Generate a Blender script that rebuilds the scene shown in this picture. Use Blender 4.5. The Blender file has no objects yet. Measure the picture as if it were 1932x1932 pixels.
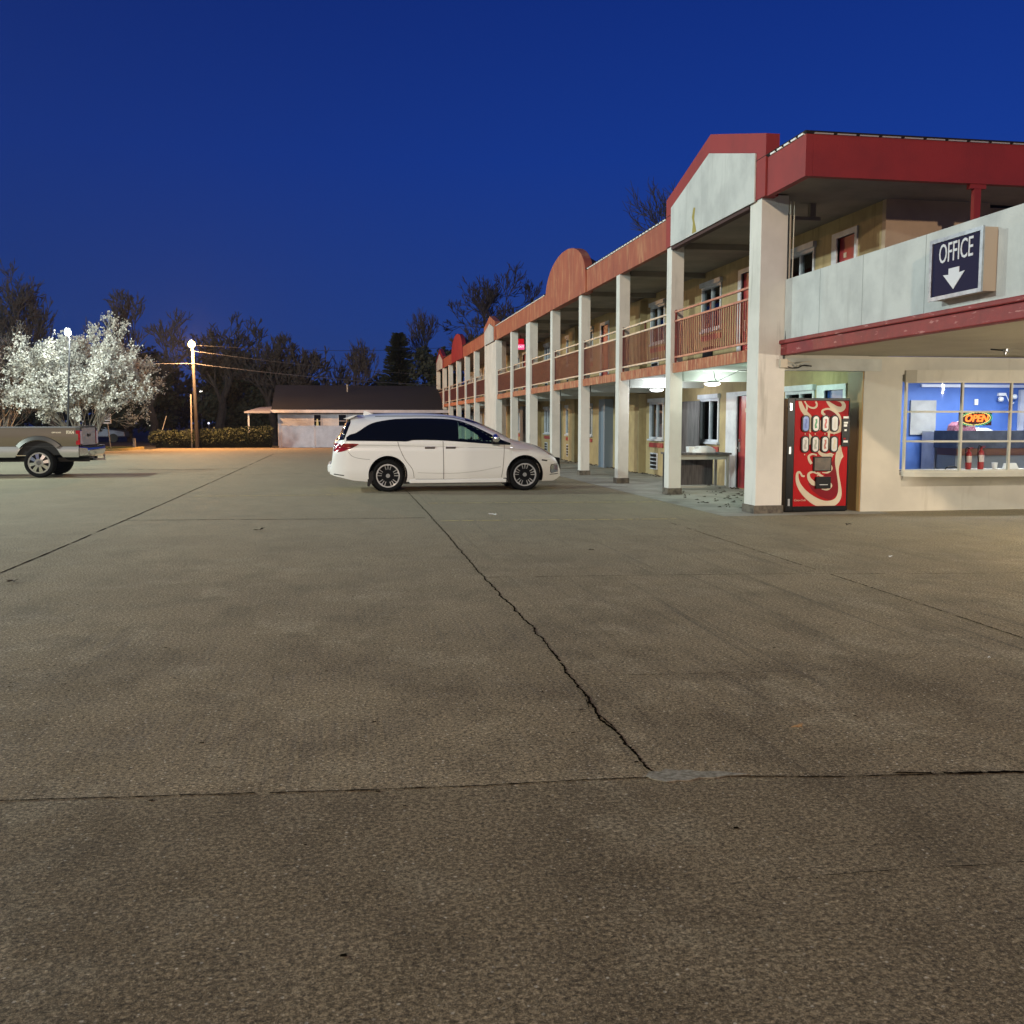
import bpy, bmesh, math, random
from mathutils import Vector, Matrix
R_=math.radians
sc=bpy.context.scene; COL=sc.collection
random.seed(7)
# ------------------------------------------------------------ materials
MATS={}
def mat(name,col,rough=.7,metal=0,spec=.5,col2=None,scale=3.,detail=4,stretch=(1,1,1),bump=0,bscale=60,coat=0,streak=None,mixr=(.4,.65),trans=0,alpha=None,emit=None,es=0):
    if name in MATS: return MATS[name]
    m=bpy.data.materials.new(name); m.use_nodes=True; nt=m.node_tree; N=nt.nodes; L=nt.links
    b=N['Principled BSDF']; b.inputs['Base Color'].default_value=(*col,1); b.inputs['Roughness'].default_value=rough
    b.inputs['Metallic'].default_value=metal; b.inputs['Specular IOR Level'].default_value=spec; b.inputs['Coat Weight'].default_value=coat
    b.inputs['Transmission Weight'].default_value=trans
    if emit: b.inputs['Emission Color'].default_value=(*emit,1); b.inputs['Emission Strength'].default_value=es
    tc=N.new('ShaderNodeTexCoord')
    out=None
    def noise(sc_,det,st,co='Object'):
        mp=N.new('ShaderNodeMapping'); mp.inputs['Scale'].default_value=st; L.new(tc.outputs[co],mp.inputs[0])
        n=N.new('ShaderNodeTexNoise'); n.inputs['Scale'].default_value=sc_; n.inputs['Detail'].default_value=det; n.inputs['Roughness'].default_value=.6
        L.new(mp.outputs[0],n.inputs['Vector']); return n.outputs['Fac']
    if col2:
        r=N.new('ShaderNodeMapRange'); r.inputs[1].default_value=mixr[0]; r.inputs[2].default_value=mixr[1]; L.new(noise(scale,detail,stretch),r.inputs[0])
        mx=N.new('ShaderNodeMix'); mx.data_type='RGBA'; mx.inputs[6].default_value=(*col,1); mx.inputs[7].default_value=(*col2,1)
        L.new(r.outputs[0],mx.inputs[0]); out=mx.outputs[2]
        if streak:
            r2=N.new('ShaderNodeMapRange'); r2.inputs[1].default_value=streak[2]; r2.inputs[2].default_value=streak[3]; L.new(noise(streak[1],3,streak[4]),r2.inputs[0])
            m2=N.new('ShaderNodeMix'); m2.data_type='RGBA'; m2.inputs[7].default_value=(*streak[0],1); L.new(out,m2.inputs[6]); L.new(r2.outputs[0],m2.inputs[0]); out=m2.outputs[2]
        L.new(out,b.inputs['Base Color'])
    if bump:
        bp=N.new('ShaderNodeBump'); bp.inputs['Strength'].default_value=bump; bp.inputs['Distance'].default_value=.01
        L.new(noise(bscale,3,(1,1,1)),bp.inputs['Height']); L.new(bp.outputs[0],b.inputs['Normal'])
    MATS[name]=m; return m
def emis(name,col,s):
    if name in MATS: return MATS[name]
    m=bpy.data.materials.new(name); m.use_nodes=True; N=m.node_tree.nodes; N.remove(N['Principled BSDF'])
    e=N.new('ShaderNodeEmission'); e.inputs[0].default_value=(*col,1); e.inputs[1].default_value=s
    m.node_tree.links.new(e.outputs[0],N['Material Output'].inputs[0]); MATS[name]=m; return m
def glass(name,tint,mix,rough=.03):
    m=bpy.data.materials.new(name); m.use_nodes=True; nt=m.node_tree; N=nt.nodes; L=nt.links; N.remove(N['Principled BSDF'])
    t=N.new('ShaderNodeBsdfTransparent'); t.inputs[0].default_value=(*tint,1)
    g=N.new('ShaderNodeBsdfGlossy'); g.inputs['Roughness'].default_value=rough
    f=N.new('ShaderNodeFresnel'); f.inputs[0].default_value=1.5
    a=N.new('ShaderNodeMath'); a.operation='MULTIPLY'; a.inputs[1].default_value=mix; L.new(f.outputs[0],a.inputs[0])
    x=N.new('ShaderNodeMixShader'); L.new(a.outputs[0],x.inputs[0]); L.new(t.outputs[0],x.inputs[1]); L.new(g.outputs[0],x.inputs[2])
    L.new(x.outputs[0],N['Material Output'].inputs[0]); MATS[name]=m; return m
stucco=mat('stucco',(.70,.68,.63),.9,col2=(.60,.585,.54),scale=1.2,bump=.35,bscale=90,streak=((.36,.35,.31),6,.60,.85,(1,1,.12)))
stuccop=mat('parapet_stucco',(.56,.57,.55),.9,col2=(.44,.45,.44),scale=1.5,bump=.4,bscale=70,streak=((.38,.385,.37),5,.58,.85,(1,1,.1)))
plinth=mat('plinth',(.16,.14,.11),.9,col2=(.07,.06,.05),scale=9,bump=.5)
ochre=mat('ochre',(.44,.335,.17),.85,col2=(.35,.26,.135),scale=2,bump=.25,bscale=50,streak=((.26,.20,.09),7,.55,.8,(1,1,.1)))
peach=mat('peach',(.50,.38,.27),.85,col2=(.42,.32,.23),scale=1.3,bump=.2)
cream=mat('office_paint',(.60,.57,.49),.8,col2=(.51,.485,.42),scale=1.1,bump=.15,bscale=40,streak=((.40,.37,.30),4,.6,.85,(1,1,.2)))
red=mat('red_fascia',(.27,.018,.018),.65,col2=(.215,.015,.016),scale=1.4,bump=.2,bscale=40)
redor=mat('warm_lit_fascia',(.34,.085,.045),.7,col2=(.24,.055,.035),scale=3,stretch=(1,1,.3),mixr=(.35,.7),streak=((.44,.20,.10),4,.50,.75,(1,1,.3)),bump=.3,bscale=50)  # red fascia with the warm lamp's orange light put into its colour
redtrim=mat('chipped_red_trim',(.24,.02,.022),.55,col2=(.17,.015,.018),scale=4,streak=((.42,.16,.15),11,.62,.68,(1,.35,1.6)),bump=.3,bscale=40)
redrail=mat('red_rail',(.22,.038,.028),.45,col2=(.12,.018,.015),scale=8)
rail_cream=mat('lit_cream_rail',(.62,.52,.42),.5,col2=(.45,.36,.28),scale=6)  # reflected light painted onto the far top rails; also colours number plates
rail_pink=mat('lit_pink_rail',(.48,.20,.14),.5,col2=(.33,.1,.07),scale=6)  # pinkish lamp light painted into the near bay's red top rails
deckw=mat('deck_paint',(.55,.56,.52),.85,col2=(.42,.43,.40),scale=1.5,bump=.2)
edgeb=mat('deck_edge_board',(.45,.16,.08),.8,col2=(.28,.07,.04),scale=5,stretch=(1,1,.4),streak=((.58,.36,.2),16,.5,.7,(1,1,.15)),bump=.3)
soff=mat('soffit',(.26,.23,.19),.9,col2=(.19,.17,.14),scale=1.2)
csoff=mat('canopy_boards',(.50,.47,.38),.8,col2=(.42,.39,.31),scale=1,bump=.1)
shing=mat('roof_shingle',(.035,.033,.035),.95,col2=(.02,.02,.022),scale=12,bump=.6,bscale=30)
white=mat('white_trim',(.62,.64,.68),.5,col2=(.48,.50,.55),scale=3)
bluetr=mat('blue_grey_trim',(.20,.24,.29),.6)
dark=mat('dark_plastic',(.008,.008,.009),.5,spec=.25)
black=mat('black_gloss',(.005,.005,.006),.35,spec=.2)
doorred=mat('door_red',(.36,.035,.04),.4,col2=(.30,.03,.035),scale=2)
doorbl=mat('door_blue',(.03,.06,.22),.4)
metal=mat('brushed_metal',(.55,.55,.56),.3,metal=1,col2=(.4,.4,.41),scale=8)
chrome=mat('chrome',(.8,.8,.82),.08,metal=1)
galv=mat('galvanised',(.34,.32,.29),.55,metal=.4,col2=(.22,.2,.18),scale=6,stretch=(1,1,.3))
wood=mat('weathered_wood',(.11,.10,.10),.85,col2=(.055,.05,.05),scale=4,stretch=(6,6,.5),streak=((.17,.155,.15),3,.5,.8,(5,5,.4)),bump=.3)
tan=mat('tan_panel',(.38,.22,.075),.6,col2=(.30,.17,.06),scale=1.5,stretch=(1,1,.4))
vinyl=mat('vinyl_white',(.55,.54,.60),.5,col2=(.44,.43,.48),scale=2)
siding=mat('lap_siding',(.48,.48,.54),.6,col2=(.40,.40,.45),scale=2)
winglass=glass('window_glass',(.55,.6,.6),1.4)
offglass=glass('office_glass',(.96,.97,.97),.10)
vanglass=glass('van_clear_glass',(.55,.75,.68),1.3)
darkroom=mat('dark_room',(.012,.014,.018),.3)
curtain=mat('curtain',(.20,.22,.21),.9,col2=(.09,.10,.10),scale=3,stretch=(10,10,.3))
# ------------------------------------------------------------ mesh builder
LOC={}
class MB:
    def __init__(s): s.v=[]; s.f=[]; s.sm=False
    def add(s,vs,fs):
        o=len(s.v); s.v+=[tuple(v) for v in vs]; s.f+=[tuple(i+o for i in f) for f in fs]; return s
    def box(s,x0,x1,y0,y1,z0,z1):
        if x0>x1:x0,x1=x1,x0
        if y0>y1:y0,y1=y1,y0
        if z0>z1:z0,z1=z1,z0
        return s.add([(x0,y0,z0),(x1,y0,z0),(x1,y1,z0),(x0,y1,z0),(x0,y0,z1),(x1,y0,z1),(x1,y1,z1),(x0,y1,z1)],
          [(0,3,2,1),(4,5,6,7),(0,1,5,4),(1,2,6,5),(2,3,7,6),(3,0,4,7)])
    def prism(s,pts,ax,a,b):
        # pts 2D polygon in the plane normal to ax ('x': (y,z), 'y': (x,z), 'z': (x,y))
        def P(p,t): return (t,p[0],p[1]) if ax=='x' else ((p[0],t,p[1]) if ax=='y' else (p[0],p[1],t))
        n=len(pts); vs=[P(p,a) for p in pts]+[P(p,b) for p in pts]
        return s.add(vs,[tuple(range(n))[::-1],tuple(range(n,2*n))]+[(i,(i+1)%n,n+(i+1)%n,n+i) for i in range(n)])
    def tube(s,path,r,n=8,cap=True):
        P=[Vector(p) for p in path]; rr=r if isinstance(r,(list,tuple)) else [r]*len(P); o=[]
        ref=None
        for i,p in enumerate(P):
            d=(P[min(i+1,len(P)-1)]-P[max(i-1,0)]).normalized()
            if ref is None: ref=Vector((1,0,0)) if abs(d.x)<.8 else Vector((0,0,1))
            u=d.cross(ref).normalized(); w=d.cross(u)
            for k in range(n):
                a=2*math.pi*k/n; o.append(p+(u*math.cos(a)+w*math.sin(a))*rr[i])
        fs=[(i*n+k,i*n+(k+1)%n,(i+1)*n+(k+1)%n,(i+1)*n+k) for i in range(len(P)-1) for k in range(n)]
        if cap: fs+=[tuple(range(n))[::-1],tuple((len(P)-1)*n+k for k in range(n))]
        return s.add(o,fs)
    def lathe(s,prof,c,ax='z',n=24):
        # prof (r,h)
        vs=[]
        for r,h in prof:
            for k in range(n):
                a=2*math.pi*k/n; x,y=r*math.cos(a),r*math.sin(a)
                vs.append((c[0]+x,c[1]+y,c[2]+h) if ax=='z' else ((c[0]+x,c[1]+h,c[2]+y) if ax=='y' else (c[0]+h,c[1]+x,c[2]+y)))
        m=len(prof); fs=[(i*n+k,i*n+(k+1)%n,(i+1)*n+(k+1)%n,(i+1)*n+k) for i in range(m-1) for k in range(n)]
        fs+=[tuple(range(n))[::-1],tuple((m-1)*n+k for k in range(n))]
        return s.add(vs,fs)
    def grid(s,rows,closed=False):
        n=len(rows[0]); o=[p for r in rows for p in r]
        return s.add(o,[(i*n+k,i*n+k+1,(i+1)*n+k+1,(i+1)*n+k) for i in range(len(rows)-1) for k in range(n-1)])
    def build(s,name,m,parent=None,smooth=False,bevel=0,label=None,recalc=True):
        me=bpy.data.meshes.new(name); off=(0,0,0)
        if parent is not None: off=LOC.get(parent.name,(0,0,0))
        me.from_pydata([(v[0]-off[0],v[1]-off[1],v[2]-off[2]) for v in s.v],[],s.f); me.update()
        if recalc and len(s.f)<60000:
            bm=bmesh.new(); bm.from_mesh(me); bmesh.ops.recalc_face_normals(bm,faces=bm.faces); bm.to_mesh(me); bm.free()
        if isinstance(m,(list,tuple)):
            for q in m: me.materials.append(q)
        else: me.materials.append(m)
        o=bpy.data.objects.new(name,me); COL.objects.link(o)
        if parent is not None: o.parent=parent; LOC[o.name]=off
        if smooth:
            for p in me.polygons: p.use_smooth=True
            try: me.set_sharp_from_angle(angle=R_(38))
            except Exception: pass
        if bevel:
            b=o.modifiers.new('b','BEVEL'); b.width=bevel; b.segments=2; b.limit_method='ANGLE'; b.harden_normals=False
        if label: o['label']=label
        return o
def thing(name,label,cat,loc=(0,0,0),group=None):
    o=bpy.data.objects.new(name,None); o.empty_display_size=.2; COL.objects.link(o); o.location=loc; LOC[o.name]=tuple(loc)
    o['label']=label; o['category']=cat
    if group: o['group']=group
    return o
def tag(o,label,cat,group=None):
    o['label']=label; o['category']=cat
    if group: o['group']=group
    return o
def struct(o): o['kind']='structure'; return o
def bx(*a): return MB().box(*a)
def text_mb(txt,size,xf,ext=.004,shear=0,align='CENTER',bold=0):
    cu=bpy.data.curves.new('t','FONT'); cu.body=txt; cu.size=size; cu.extrude=ext; cu.shear=shear; cu.align_x=align; cu.align_y='CENTER'; cu.offset=bold; cu.resolution_u=3
    o=bpy.data.objects.new('t',cu); COL.objects.link(o); bpy.context.view_layer.update()
    dg=bpy.context.evaluated_depsgraph_get(); me=bpy.data.meshes.new_from_object(o.evaluated_get(dg))
    mb=MB(); mb.add([xf(v.co) for v in me.vertices],[tuple(p.vertices) for p in me.polygons])
    bpy.data.objects.remove(o); return mb
def crv(pts,n=8):
    out=[]; P=[pts[0]]+list(pts)+[pts[-1]]
    for i in range(1,len(P)-2):
        for k in range(n):
            t=k/n; out.append(tuple(.5*((2*b)+(-a+c)*t+(2*a-5*b+4*c-d)*t*t+(-a+3*b-3*c+d)*t**3) for a,b,c,d in zip(P[i-1],P[i],P[i+1],P[i+2])))
    out.append(tuple(pts[-1])); return out
def interp(pts,x):
    if x<=pts[0][0]: return pts[0][1]
    for a,b in zip(pts,pts[1:]):
        if x<=b[0]: 
            t=(x-a[0])/(b[0]-a[0]+1e-9); return a[1]+(b[1]-a[1])*t
    return pts[-1][1]

#==CAMERA
f=1850./1932
PH=math.atan(169/1850.); TH=math.atan(323/1850.*math.cos(PH))
cam=bpy.data.cameras.new('camera'); co=bpy.data.objects.new('camera',cam); COL.objects.link(co)
cam.lens=36*f; cam.sensor_width=36; cam.clip_end=1500; cam.clip_start=.1
s_,c_=math.sin,math.cos
F=Vector((s_(TH)*c_(PH),c_(TH)*c_(PH),-s_(PH)))
co.location=(0,0,1.52); co.rotation_euler=F.to_track_quat('-Z','Y').to_euler(); sc.camera=co

#==WORLD
w=bpy.data.worlds.new('World'); sc.world=w; w.use_nodes=True; nt=w.node_tree; N=nt.nodes; L=nt.links
bg=N['Background']
sky=N.new('ShaderNodeTexSky'); sky.sky_type='NISHITA'; sky.sun_disc=False; sky.sun_elevation=R_(-3); sky.sun_rotation=R_(150); sky.air_density=1.5; sky.dust_density=.4; sky.ozone_density=4
tc=N.new('ShaderNodeTexCoord'); sp=N.new('ShaderNodeSeparateXYZ'); L.new(tc.outputs['Generated'],sp.inputs[0])
cr=N.new('ShaderNodeValToRGB'); L.new(sp.outputs['Z'],cr.inputs[0])
el=cr.color_ramp.elements; el[0].position=0; el[0].color=(.020,.045,.17,1); el[1].position=.5; el[1].color=(.0018,.013,.13,1)
e=el.new(.10); e.color=(.012,.040,.20,1); e=el.new(.25); e.color=(.005,.030,.21,1)
# the dusk sky is a little lighter towards the right where the sun went down
dx=N.new('ShaderNodeMapRange'); dx.inputs[1].default_value=-.55; dx.inputs[2].default_value=.55; dx.inputs[3].default_value=.78; dx.inputs[4].default_value=1.3; L.new(sp.outputs['X'],dx.inputs[0])
vm=N.new('ShaderNodeVectorMath'); vm.operation='SCALE'; L.new(cr.outputs[0],vm.inputs[0]); L.new(dx.outputs[0],vm.inputs['Scale'])
sk=N.new('ShaderNodeVectorMath'); sk.operation='SCALE'; L.new(sky.outputs[0],sk.inputs[0]); sk.inputs['Scale'].default_value=.05
ad=N.new('ShaderNodeVectorMath'); ad.operation='ADD'; L.new(vm.outputs[0],ad.inputs[0]); L.new(sk.outputs[0],ad.inputs[1])
L.new(ad.outputs[0],bg.inputs[0]); bg.inputs[1].default_value=1.0

#==GROUND
def ground_mat():
    m=bpy.data.materials.new('lot_concrete'); m.use_nodes=True; nt=m.node_tree; N=nt.nodes; L=nt.links; b=N['Principled BSDF']
    b.inputs['Roughness'].default_value=.9; b.inputs['Specular IOR Level'].default_value=.12
    tc=N.new('ShaderNodeTexCoord'); 
    def noise(s,d,st=(1,1,1),r=.6):
        mp=N.new('ShaderNodeMapping'); mp.inputs['Scale'].default_value=st; L.new(tc.outputs['Object'],mp.inputs[0])
        n=N.new('ShaderNodeTexNoise'); n.inputs['Scale'].default_value=s; n.inputs['Detail'].default_value=d; n.inputs['Roughness'].default_value=r; L.new(mp.outputs[0],n.inputs[0]); return n.outputs[0]
    def rng(i,a,b_,c=0,d=1):
        r=N.new('ShaderNodeMapRange'); L.new(i,r.inputs[0]); r.inputs[1].default_value=a; r.inputs[2].default_value=b_; r.inputs[3].default_value=c; r.inputs[4].default_value=d; return r.outputs[0]
    def mixc(fac,a,c,bl='MIX'):
        x=N.new('ShaderNodeMix'); x.data_type='RGBA'; x.blend_type=bl
        if isinstance(fac,float): x.inputs[0].default_value=fac
        else: L.new(fac,x.inputs[0])
        for k,v in ((6,a),(7,c)):
            if isinstance(v,tuple): x.inputs[k].default_value=(*v,1)
            else: L.new(v,x.inputs[k])
        return x.outputs[2]
    def mth(op,a,c):
        x=N.new('ShaderNodeMath'); x.operation=op
        for k,v in ((0,a),(1,c)):
            if isinstance(v,(int,float)): x.inputs[k].default_value=v
            else: L.new(v,x.inputs[k])
        return x.outputs[0]
    sep=N.new('ShaderNodeSeparateXYZ'); L.new(tc.outputs['Object'],sep.inputs[0]); X,Y=sep.outputs[0],sep.outputs[1]
    base=mixc(rng(noise(.35,5),.35,.68),(.200,.146,.083),(.31,.235,.138))
    base=mixc(rng(noise(1.7,9,(1,.6,1),.72),.47,.62,0,.6),base,(.095,.068,.038))
    base=mixc(rng(noise(1.3,8,(1,.7,1),.75),.53,.66,0,.85),base,(.36,.29,.185))
    base=mixc(rng(noise(.55,9,(1,1,1),.75),.60,.70,0,.5),base,(.07,.055,.04))
    base=mixc(mth('MULTIPLY',rng(noise(1,3,(9,.22,1)),.56,.68,0,.75),rng(X,1.42,1.5,0,1)),base,(.085,.064,.038))
    # coarse aggregate speckle
    sp1=noise(52,5,(1,1,1),1.0); base=mixc(rng(sp1,.495,.545,0,.8),base,(.045,.034,.02))
    sp2=noise(85,3,(1,1,1),.9); base=mixc(rng(sp2,.55,.62,0,.6),base,(.48,.40,.27))
    v2=N.new('ShaderNodeTexVoronoi'); v2.inputs['Scale'].default_value=30; v2.inputs['Randomness'].default_value=1; L.new(tc.outputs['Object'],v2.inputs[0])
    sepc=N.new('ShaderNodeSeparateColor'); L.new(v2.outputs['Color'],sepc.inputs[0])
    st=mth('MULTIPLY',rng(v2.outputs['Distance'],.10,.20,1,0),rng(sepc.outputs[0],.62,.66,0,1)); base=mixc(mth('MULTIPLY',st,.85),base,(.50,.44,.34))
    vor=N.new('ShaderNodeTexVoronoi'); vor.inputs['Scale'].default_value=27; L.new(tc.outputs['Object'],vor.inputs[0])
    base=mixc(rng(vor.outputs['Distance'],.08,.20,.6,0),base,(.04,.032,.02))
    # darker exposed slab nearest the camera
    near=rng(mth('SUBTRACT',Y,mth('MULTIPLY',X,-.09)),3.95,4.05,1,0)
    # broom grooves along Y in the middle slab
    gro=noise(1,4,(42,.35,1)); gm=mth('MULTIPLY',rng(gro,.45,.60,0,1),rng(noise(.8,4),.42,.62))
    slab=mth('MULTIPLY',rng(X,1.38,1.42,1,.45),mth('MULTIPLY',rng(Y,4.0,4.1,0,1),rng(Y,7,12,1,0)))
    gm=mth('MULTIPLY',gm,slab); base=mixc(mth('MULTIPLY',gm,.38),base,(.09,.075,.06))
    base=mixc(mth('MULTIPLY',near,.35),base,(.06,.044,.026))
    # smoother, greener, paler far slabs
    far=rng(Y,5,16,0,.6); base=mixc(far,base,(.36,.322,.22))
    grit=noise(46,8,(1,1,1),.92); fine=noise(70,4,(1,1,1),.8)
    gs=mth('MULTIPLY',rng(grit,.42,.58,.34,1.62),rng(fine,.42,.58,.72,1.28))
    sc_=N.new('ShaderNodeVectorMath'); sc_.operation='SCALE'; L.new(base,sc_.inputs[0]); L.new(gs,sc_.inputs['Scale']); base=sc_.outputs[0]
    L.new(base,b.inputs['Base Color'])
    bp=N.new('ShaderNodeBump'); bp.inputs['Strength'].default_value=.55; bp.inputs['Distance'].default_value=.006
    h=mth('SUBTRACT',mth('ADD',sp1,mth('MULTIPLY',sp2,.7)),mth('MULTIPLY',gm,.35)); L.new(h,bp.inputs['Height']); L.new(bp.outputs[0],b.inputs['Normal'])
    L.new(rng(noise(3,4),.3,.7,.72,.92),b.inputs['Roughness'])
    MATS['lot_concrete']=m; return m
gm_=ground_mat()
g=MB(); g.add([(-40,-25,0),(60,-25,0),(60,58,0),(-40,58,0)],[(0,1,2,3)]); struct(g.build('parking_lot',gm_))
earth=mat('dark_earth',(.05,.045,.035),.95,col2=(.03,.03,.022),scale=.5)
g=MB(); g.add([(-600,-300,-.03),(600,-300,-.03),(600,900,-.03),(-600,900,-.03)],[(0,1,2,3)]); struct(g.build('ground',earth))
asph=mat('road_asphalt',(.05,.05,.055),.85,col2=(.035,.035,.04),scale=2)
g=MB(); g.add([(-200,70,.0),(-7,70,.0),(-7,78,.0),(-200,78,.0)],[(0,1,2,3)]); struct(g.build('road',asph))
sand=mat('gravel_verge',(.30,.22,.13),.95,col2=(.2,.15,.09),scale=6,bump=.5)
g=MB(); g.add([(-10.6,58,.0),(60,58,.0),(60,60.4,.0),(-10.6,60.4,.0)],[(0,1,2,3)]); struct(g.build('verge',sand))
# kerb + grass island near the sign
kerbm=mat('painted_kerb',(.48,.36,.10),.8,col2=(.34,.27,.12),scale=3)
k=MB()
kp=crv([(-40,54.5),(-25,54.6),(-14,54.8),(-12.2,55.3),(-11.5,56.2),(-11.3,57.5),(-11.3,60)],6)
top=[]; 
for i,p in enumerate(kp):
    a=kp[max(i-1,0)]; c=kp[min(i+1,len(kp)-1)]; d=Vector((c[0]-a[0],c[1]-a[1])).normalized(); n=Vector((-d.y,d.x))*.16
    top.append([(p[0],p[1],-.02),(p[0],p[1],.12),(p[0]+n.x,p[1]+n.y,.12),(p[0]+n.x,p[1]+n.y,-.02)])
k.grid(top); struct(k.build('kerb',kerbm))
grassm=mat('verge_grass',(.09,.11,.03),.9,col2=(.16,.15,.04),scale=4)
g=MB()
g.prism([(p[0]-.02,p[1]+.1) for p in kp[:-1]]+[(-11.5,60),(-40,60)],'z',-.02,.09)
rr=random.Random(3)
for i in range(6000):
    x=rr.uniform(-16,-11.5); y=rr.uniform(55.1,59.5); h=rr.uniform(.04,.11); a=rr.uniform(0,6.3); 
    if x>-12.3 and y<56.3: continue
    g.add([(x-.015*c_(a),y-.015*s_(a),.08),(x+.015*c_(a),y+.015*s_(a),.08),(x+rr.uniform(-.04,.04),y+rr.uniform(-.04,.04),.08+h)],[(0,1,2)])
o=g.build('grass',grassm,recalc=False); o['kind']='stuff'
# joints and cracks: ragged dark ribbons on the slab
ck=MB(); rr=random.Random(11)
def ribbon(pts,w0,w1,rag,step=.05,gap=0.,z=.004):
    P=crv([(p[0],p[1]) for p in pts],6); q=[]
    # resample
    for a,b in zip(P,P[1:]):
        d=math.hypot(b[0]-a[0],b[1]-a[1]); n=max(1,int(d/step))
        for i in range(n): q.append((a[0]+(b[0]-a[0])*i/n,a[1]+(b[1]-a[1])*i/n))
    q.append(P[-1]); n=len(q); on=True; prev=None; ox=0
    for i,p in enumerate(q):
        a=q[max(i-1,0)]; b=q[min(i+1,n-1)]; d=Vector((b[0]-a[0],b[1]-a[1])).normalized(); nn=Vector((-d.y,d.x))
        ox=ox*.85+rr.uniform(-1,1)*rag; w=(w0+(w1-w0)*i/n)*rr.uniform(.35,1.25)
        if rr.random()<gap: on=not on
        elif not on and rr.random()<.4: on=True
        e=(ox+w/2,ox-w/2); row=[(p[0]+nn.x*k_,p[1]+nn.y*k_,z) for k_ in e]
        if prev and on: ck.add([prev[0],prev[1],row[1],row[0]],[(0,1,2,3)])
        prev=row
ribbon([(1.42,22),(1.41,15),(1.36,9.3),(1.38,7),(1.31,5),(1.32,3.95)],.016,.017,.0065,.016,.004)
ribbon([(1.33,5.3),(1.30,5.0),(1.315,4.6)],.008,.012,.006,.02,.1)
ribbon([(4.9,14.2),(4.82,9),(4.72,6),(4.6,3)],.014,.014,.002,.05,.08)
ribbon([(-3.44,10.3),(-3.44,8),(-3.5,4)],.018,.02,.003,.06,.03)
ribbon([(-3.42,10.3),(-3.34,16.0),(-3.28,24),(-3.21,50)],.022,.04,.003,.1,.03)
ribbon([(-3.34,16.0),(-.5,15.7),(1.4,15.6)],.04,.025,.003,.08,.06)
ribbon([(1.38,9.45),(4.0,9.2),(6.3,8.86),(9,8.6)],.012,.014,.002,.06,.1)
ribbon([(-3,4.17),(-1.38,4.12),(0.2,3.98),(1.31,3.92),(2.1,3.80),(2.91,3.71),(4,3.6)],.009,.012,.0025,.02,.012)
ribbon([(2.35,3.79),(2.6,3.76),(3.2,3.68)],.02,.03,.006,.02,.2)
ribbon([(1.41,5.63),(2.2,5.55),(3,5.5)],.006,.006,.003,.04,.25)
ribbon([(1.4,2.95),(2.9,2.9)],.005,.005,.003,.04,.3)
ribbon([(-3.5,9.0),(-3.2,8.9),(-2.9,8.95)],.03,.02,.006,.03,.1)
ribbon([(-9,34),(-7,33.4),(-4.5,33),(-3,34)],.10,.08,.03,.1,.1)
ribbon([(-6,29.5),(-4.5,30),(-2.5,29.6),(0,30)],.05,.05,.03,.1,.2)
for i in range(38):
    x=rr.gauss(-1.75,.16); y=rr.gauss(5.95,.35); s=rr.uniform(.003,.009); ck.add([(x-s,y-s*.5,.004),(x+s,y-s*.7,.004),(x+s*.8,y+s,.004),(x-s*.7,y+s*.8,.004)],[(0,1,2,3)])
for i in range(150):
    x=rr.uniform(-3,5); y=rr.uniform(2.6,13); s=rr.uniform(.003,.012); ck.add([(x-s,y-s*.5,.004),(x+s,y-s*.7,.004),(x+s*.8,y+s,.004),(x-s*.7,y+s*.8,.004)],[(0,1,2,3)])
struct(ck.build('pavement_cracks',mat('crack_dirt',(.008,.006,.004),1,spec=0),recalc=False))
# pale patch of repair mortar
pt=MB(); P=[(1.27,3.94),(1.30,3.99),(1.35,3.98),(1.38,4.01),(1.43,3.98),(1.47,3.985),(1.52,3.95),(1.60,3.945),(1.72,3.885),(1.61,3.885),(1.55,3.87),(1.49,3.885),(1.43,3.86),(1.38,3.868),(1.33,3.86),(1.29,3.90)]
pt.prism(P,'z',.001,.0055); struct(pt.build('mortar_patch',mat('mortar',(.27,.245,.19),.9,spec=.1,col2=(.13,.115,.085),scale=45,bump=.5)))
# parking lines
yl=MB()
for (x0,y0,x1,y1) in ((1.5,15.07,5.2,14.75),(1.6,18.45,6.4,17.95),(-3.0,21.0,0,20.9)):
    n=80
    for i in range(n):
        if rr.random()<.15: continue
        a=i/n;b=(i+1)/n; w=.045*rr.uniform(.6,1); xa,ya=x0+(x1-x0)*a,y0+(y1-y0)*a; xb,yb=x0+(x1-x0)*b,y0+(y1-y0)*b
        yl.add([(xa,ya-w,.004),(xb,yb-w,.004),(xb,yb+w,.004),(xa,ya+w,.004)],[(0,1,2,3)])
struct(yl.build('parking_lines',mat('faded_yellow_paint',(.58,.46,.16),.8,col2=(.40,.33,.16),scale=14),recalc=False))
# paler walkway apron under the motel
sw=MB(); sw.add([(6.1,15.0,.004),(9.05,15.0,.004),(9.05,71,.004),(6.1,71,.004)],[(0,1,2,3)])
struct(sw.build('walkway',mat('walk_concrete',(.33,.32,.27),.85,col2=(.23,.22,.18),scale=1.5,bump=.3,bscale=60,streak=((.17,.16,.15),5,.6,.75,(1,1,1)))))
#==MOTEL
XF=6.78; XW=9.0; XP=7.22
motel=thing('motel_building','two-storey exterior-corridor motel with red gabled fascia, white columns and office wing','motel',(7.8,15.4,0))
mo=motel
YC=[15.35,19.75,23.6,27.5,31.4,35.25,39.1,43.1,46.3,50.2,54.0,58.0,62.3,66.0,70.3]
ZS,ZT=2.58,2.74
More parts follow.
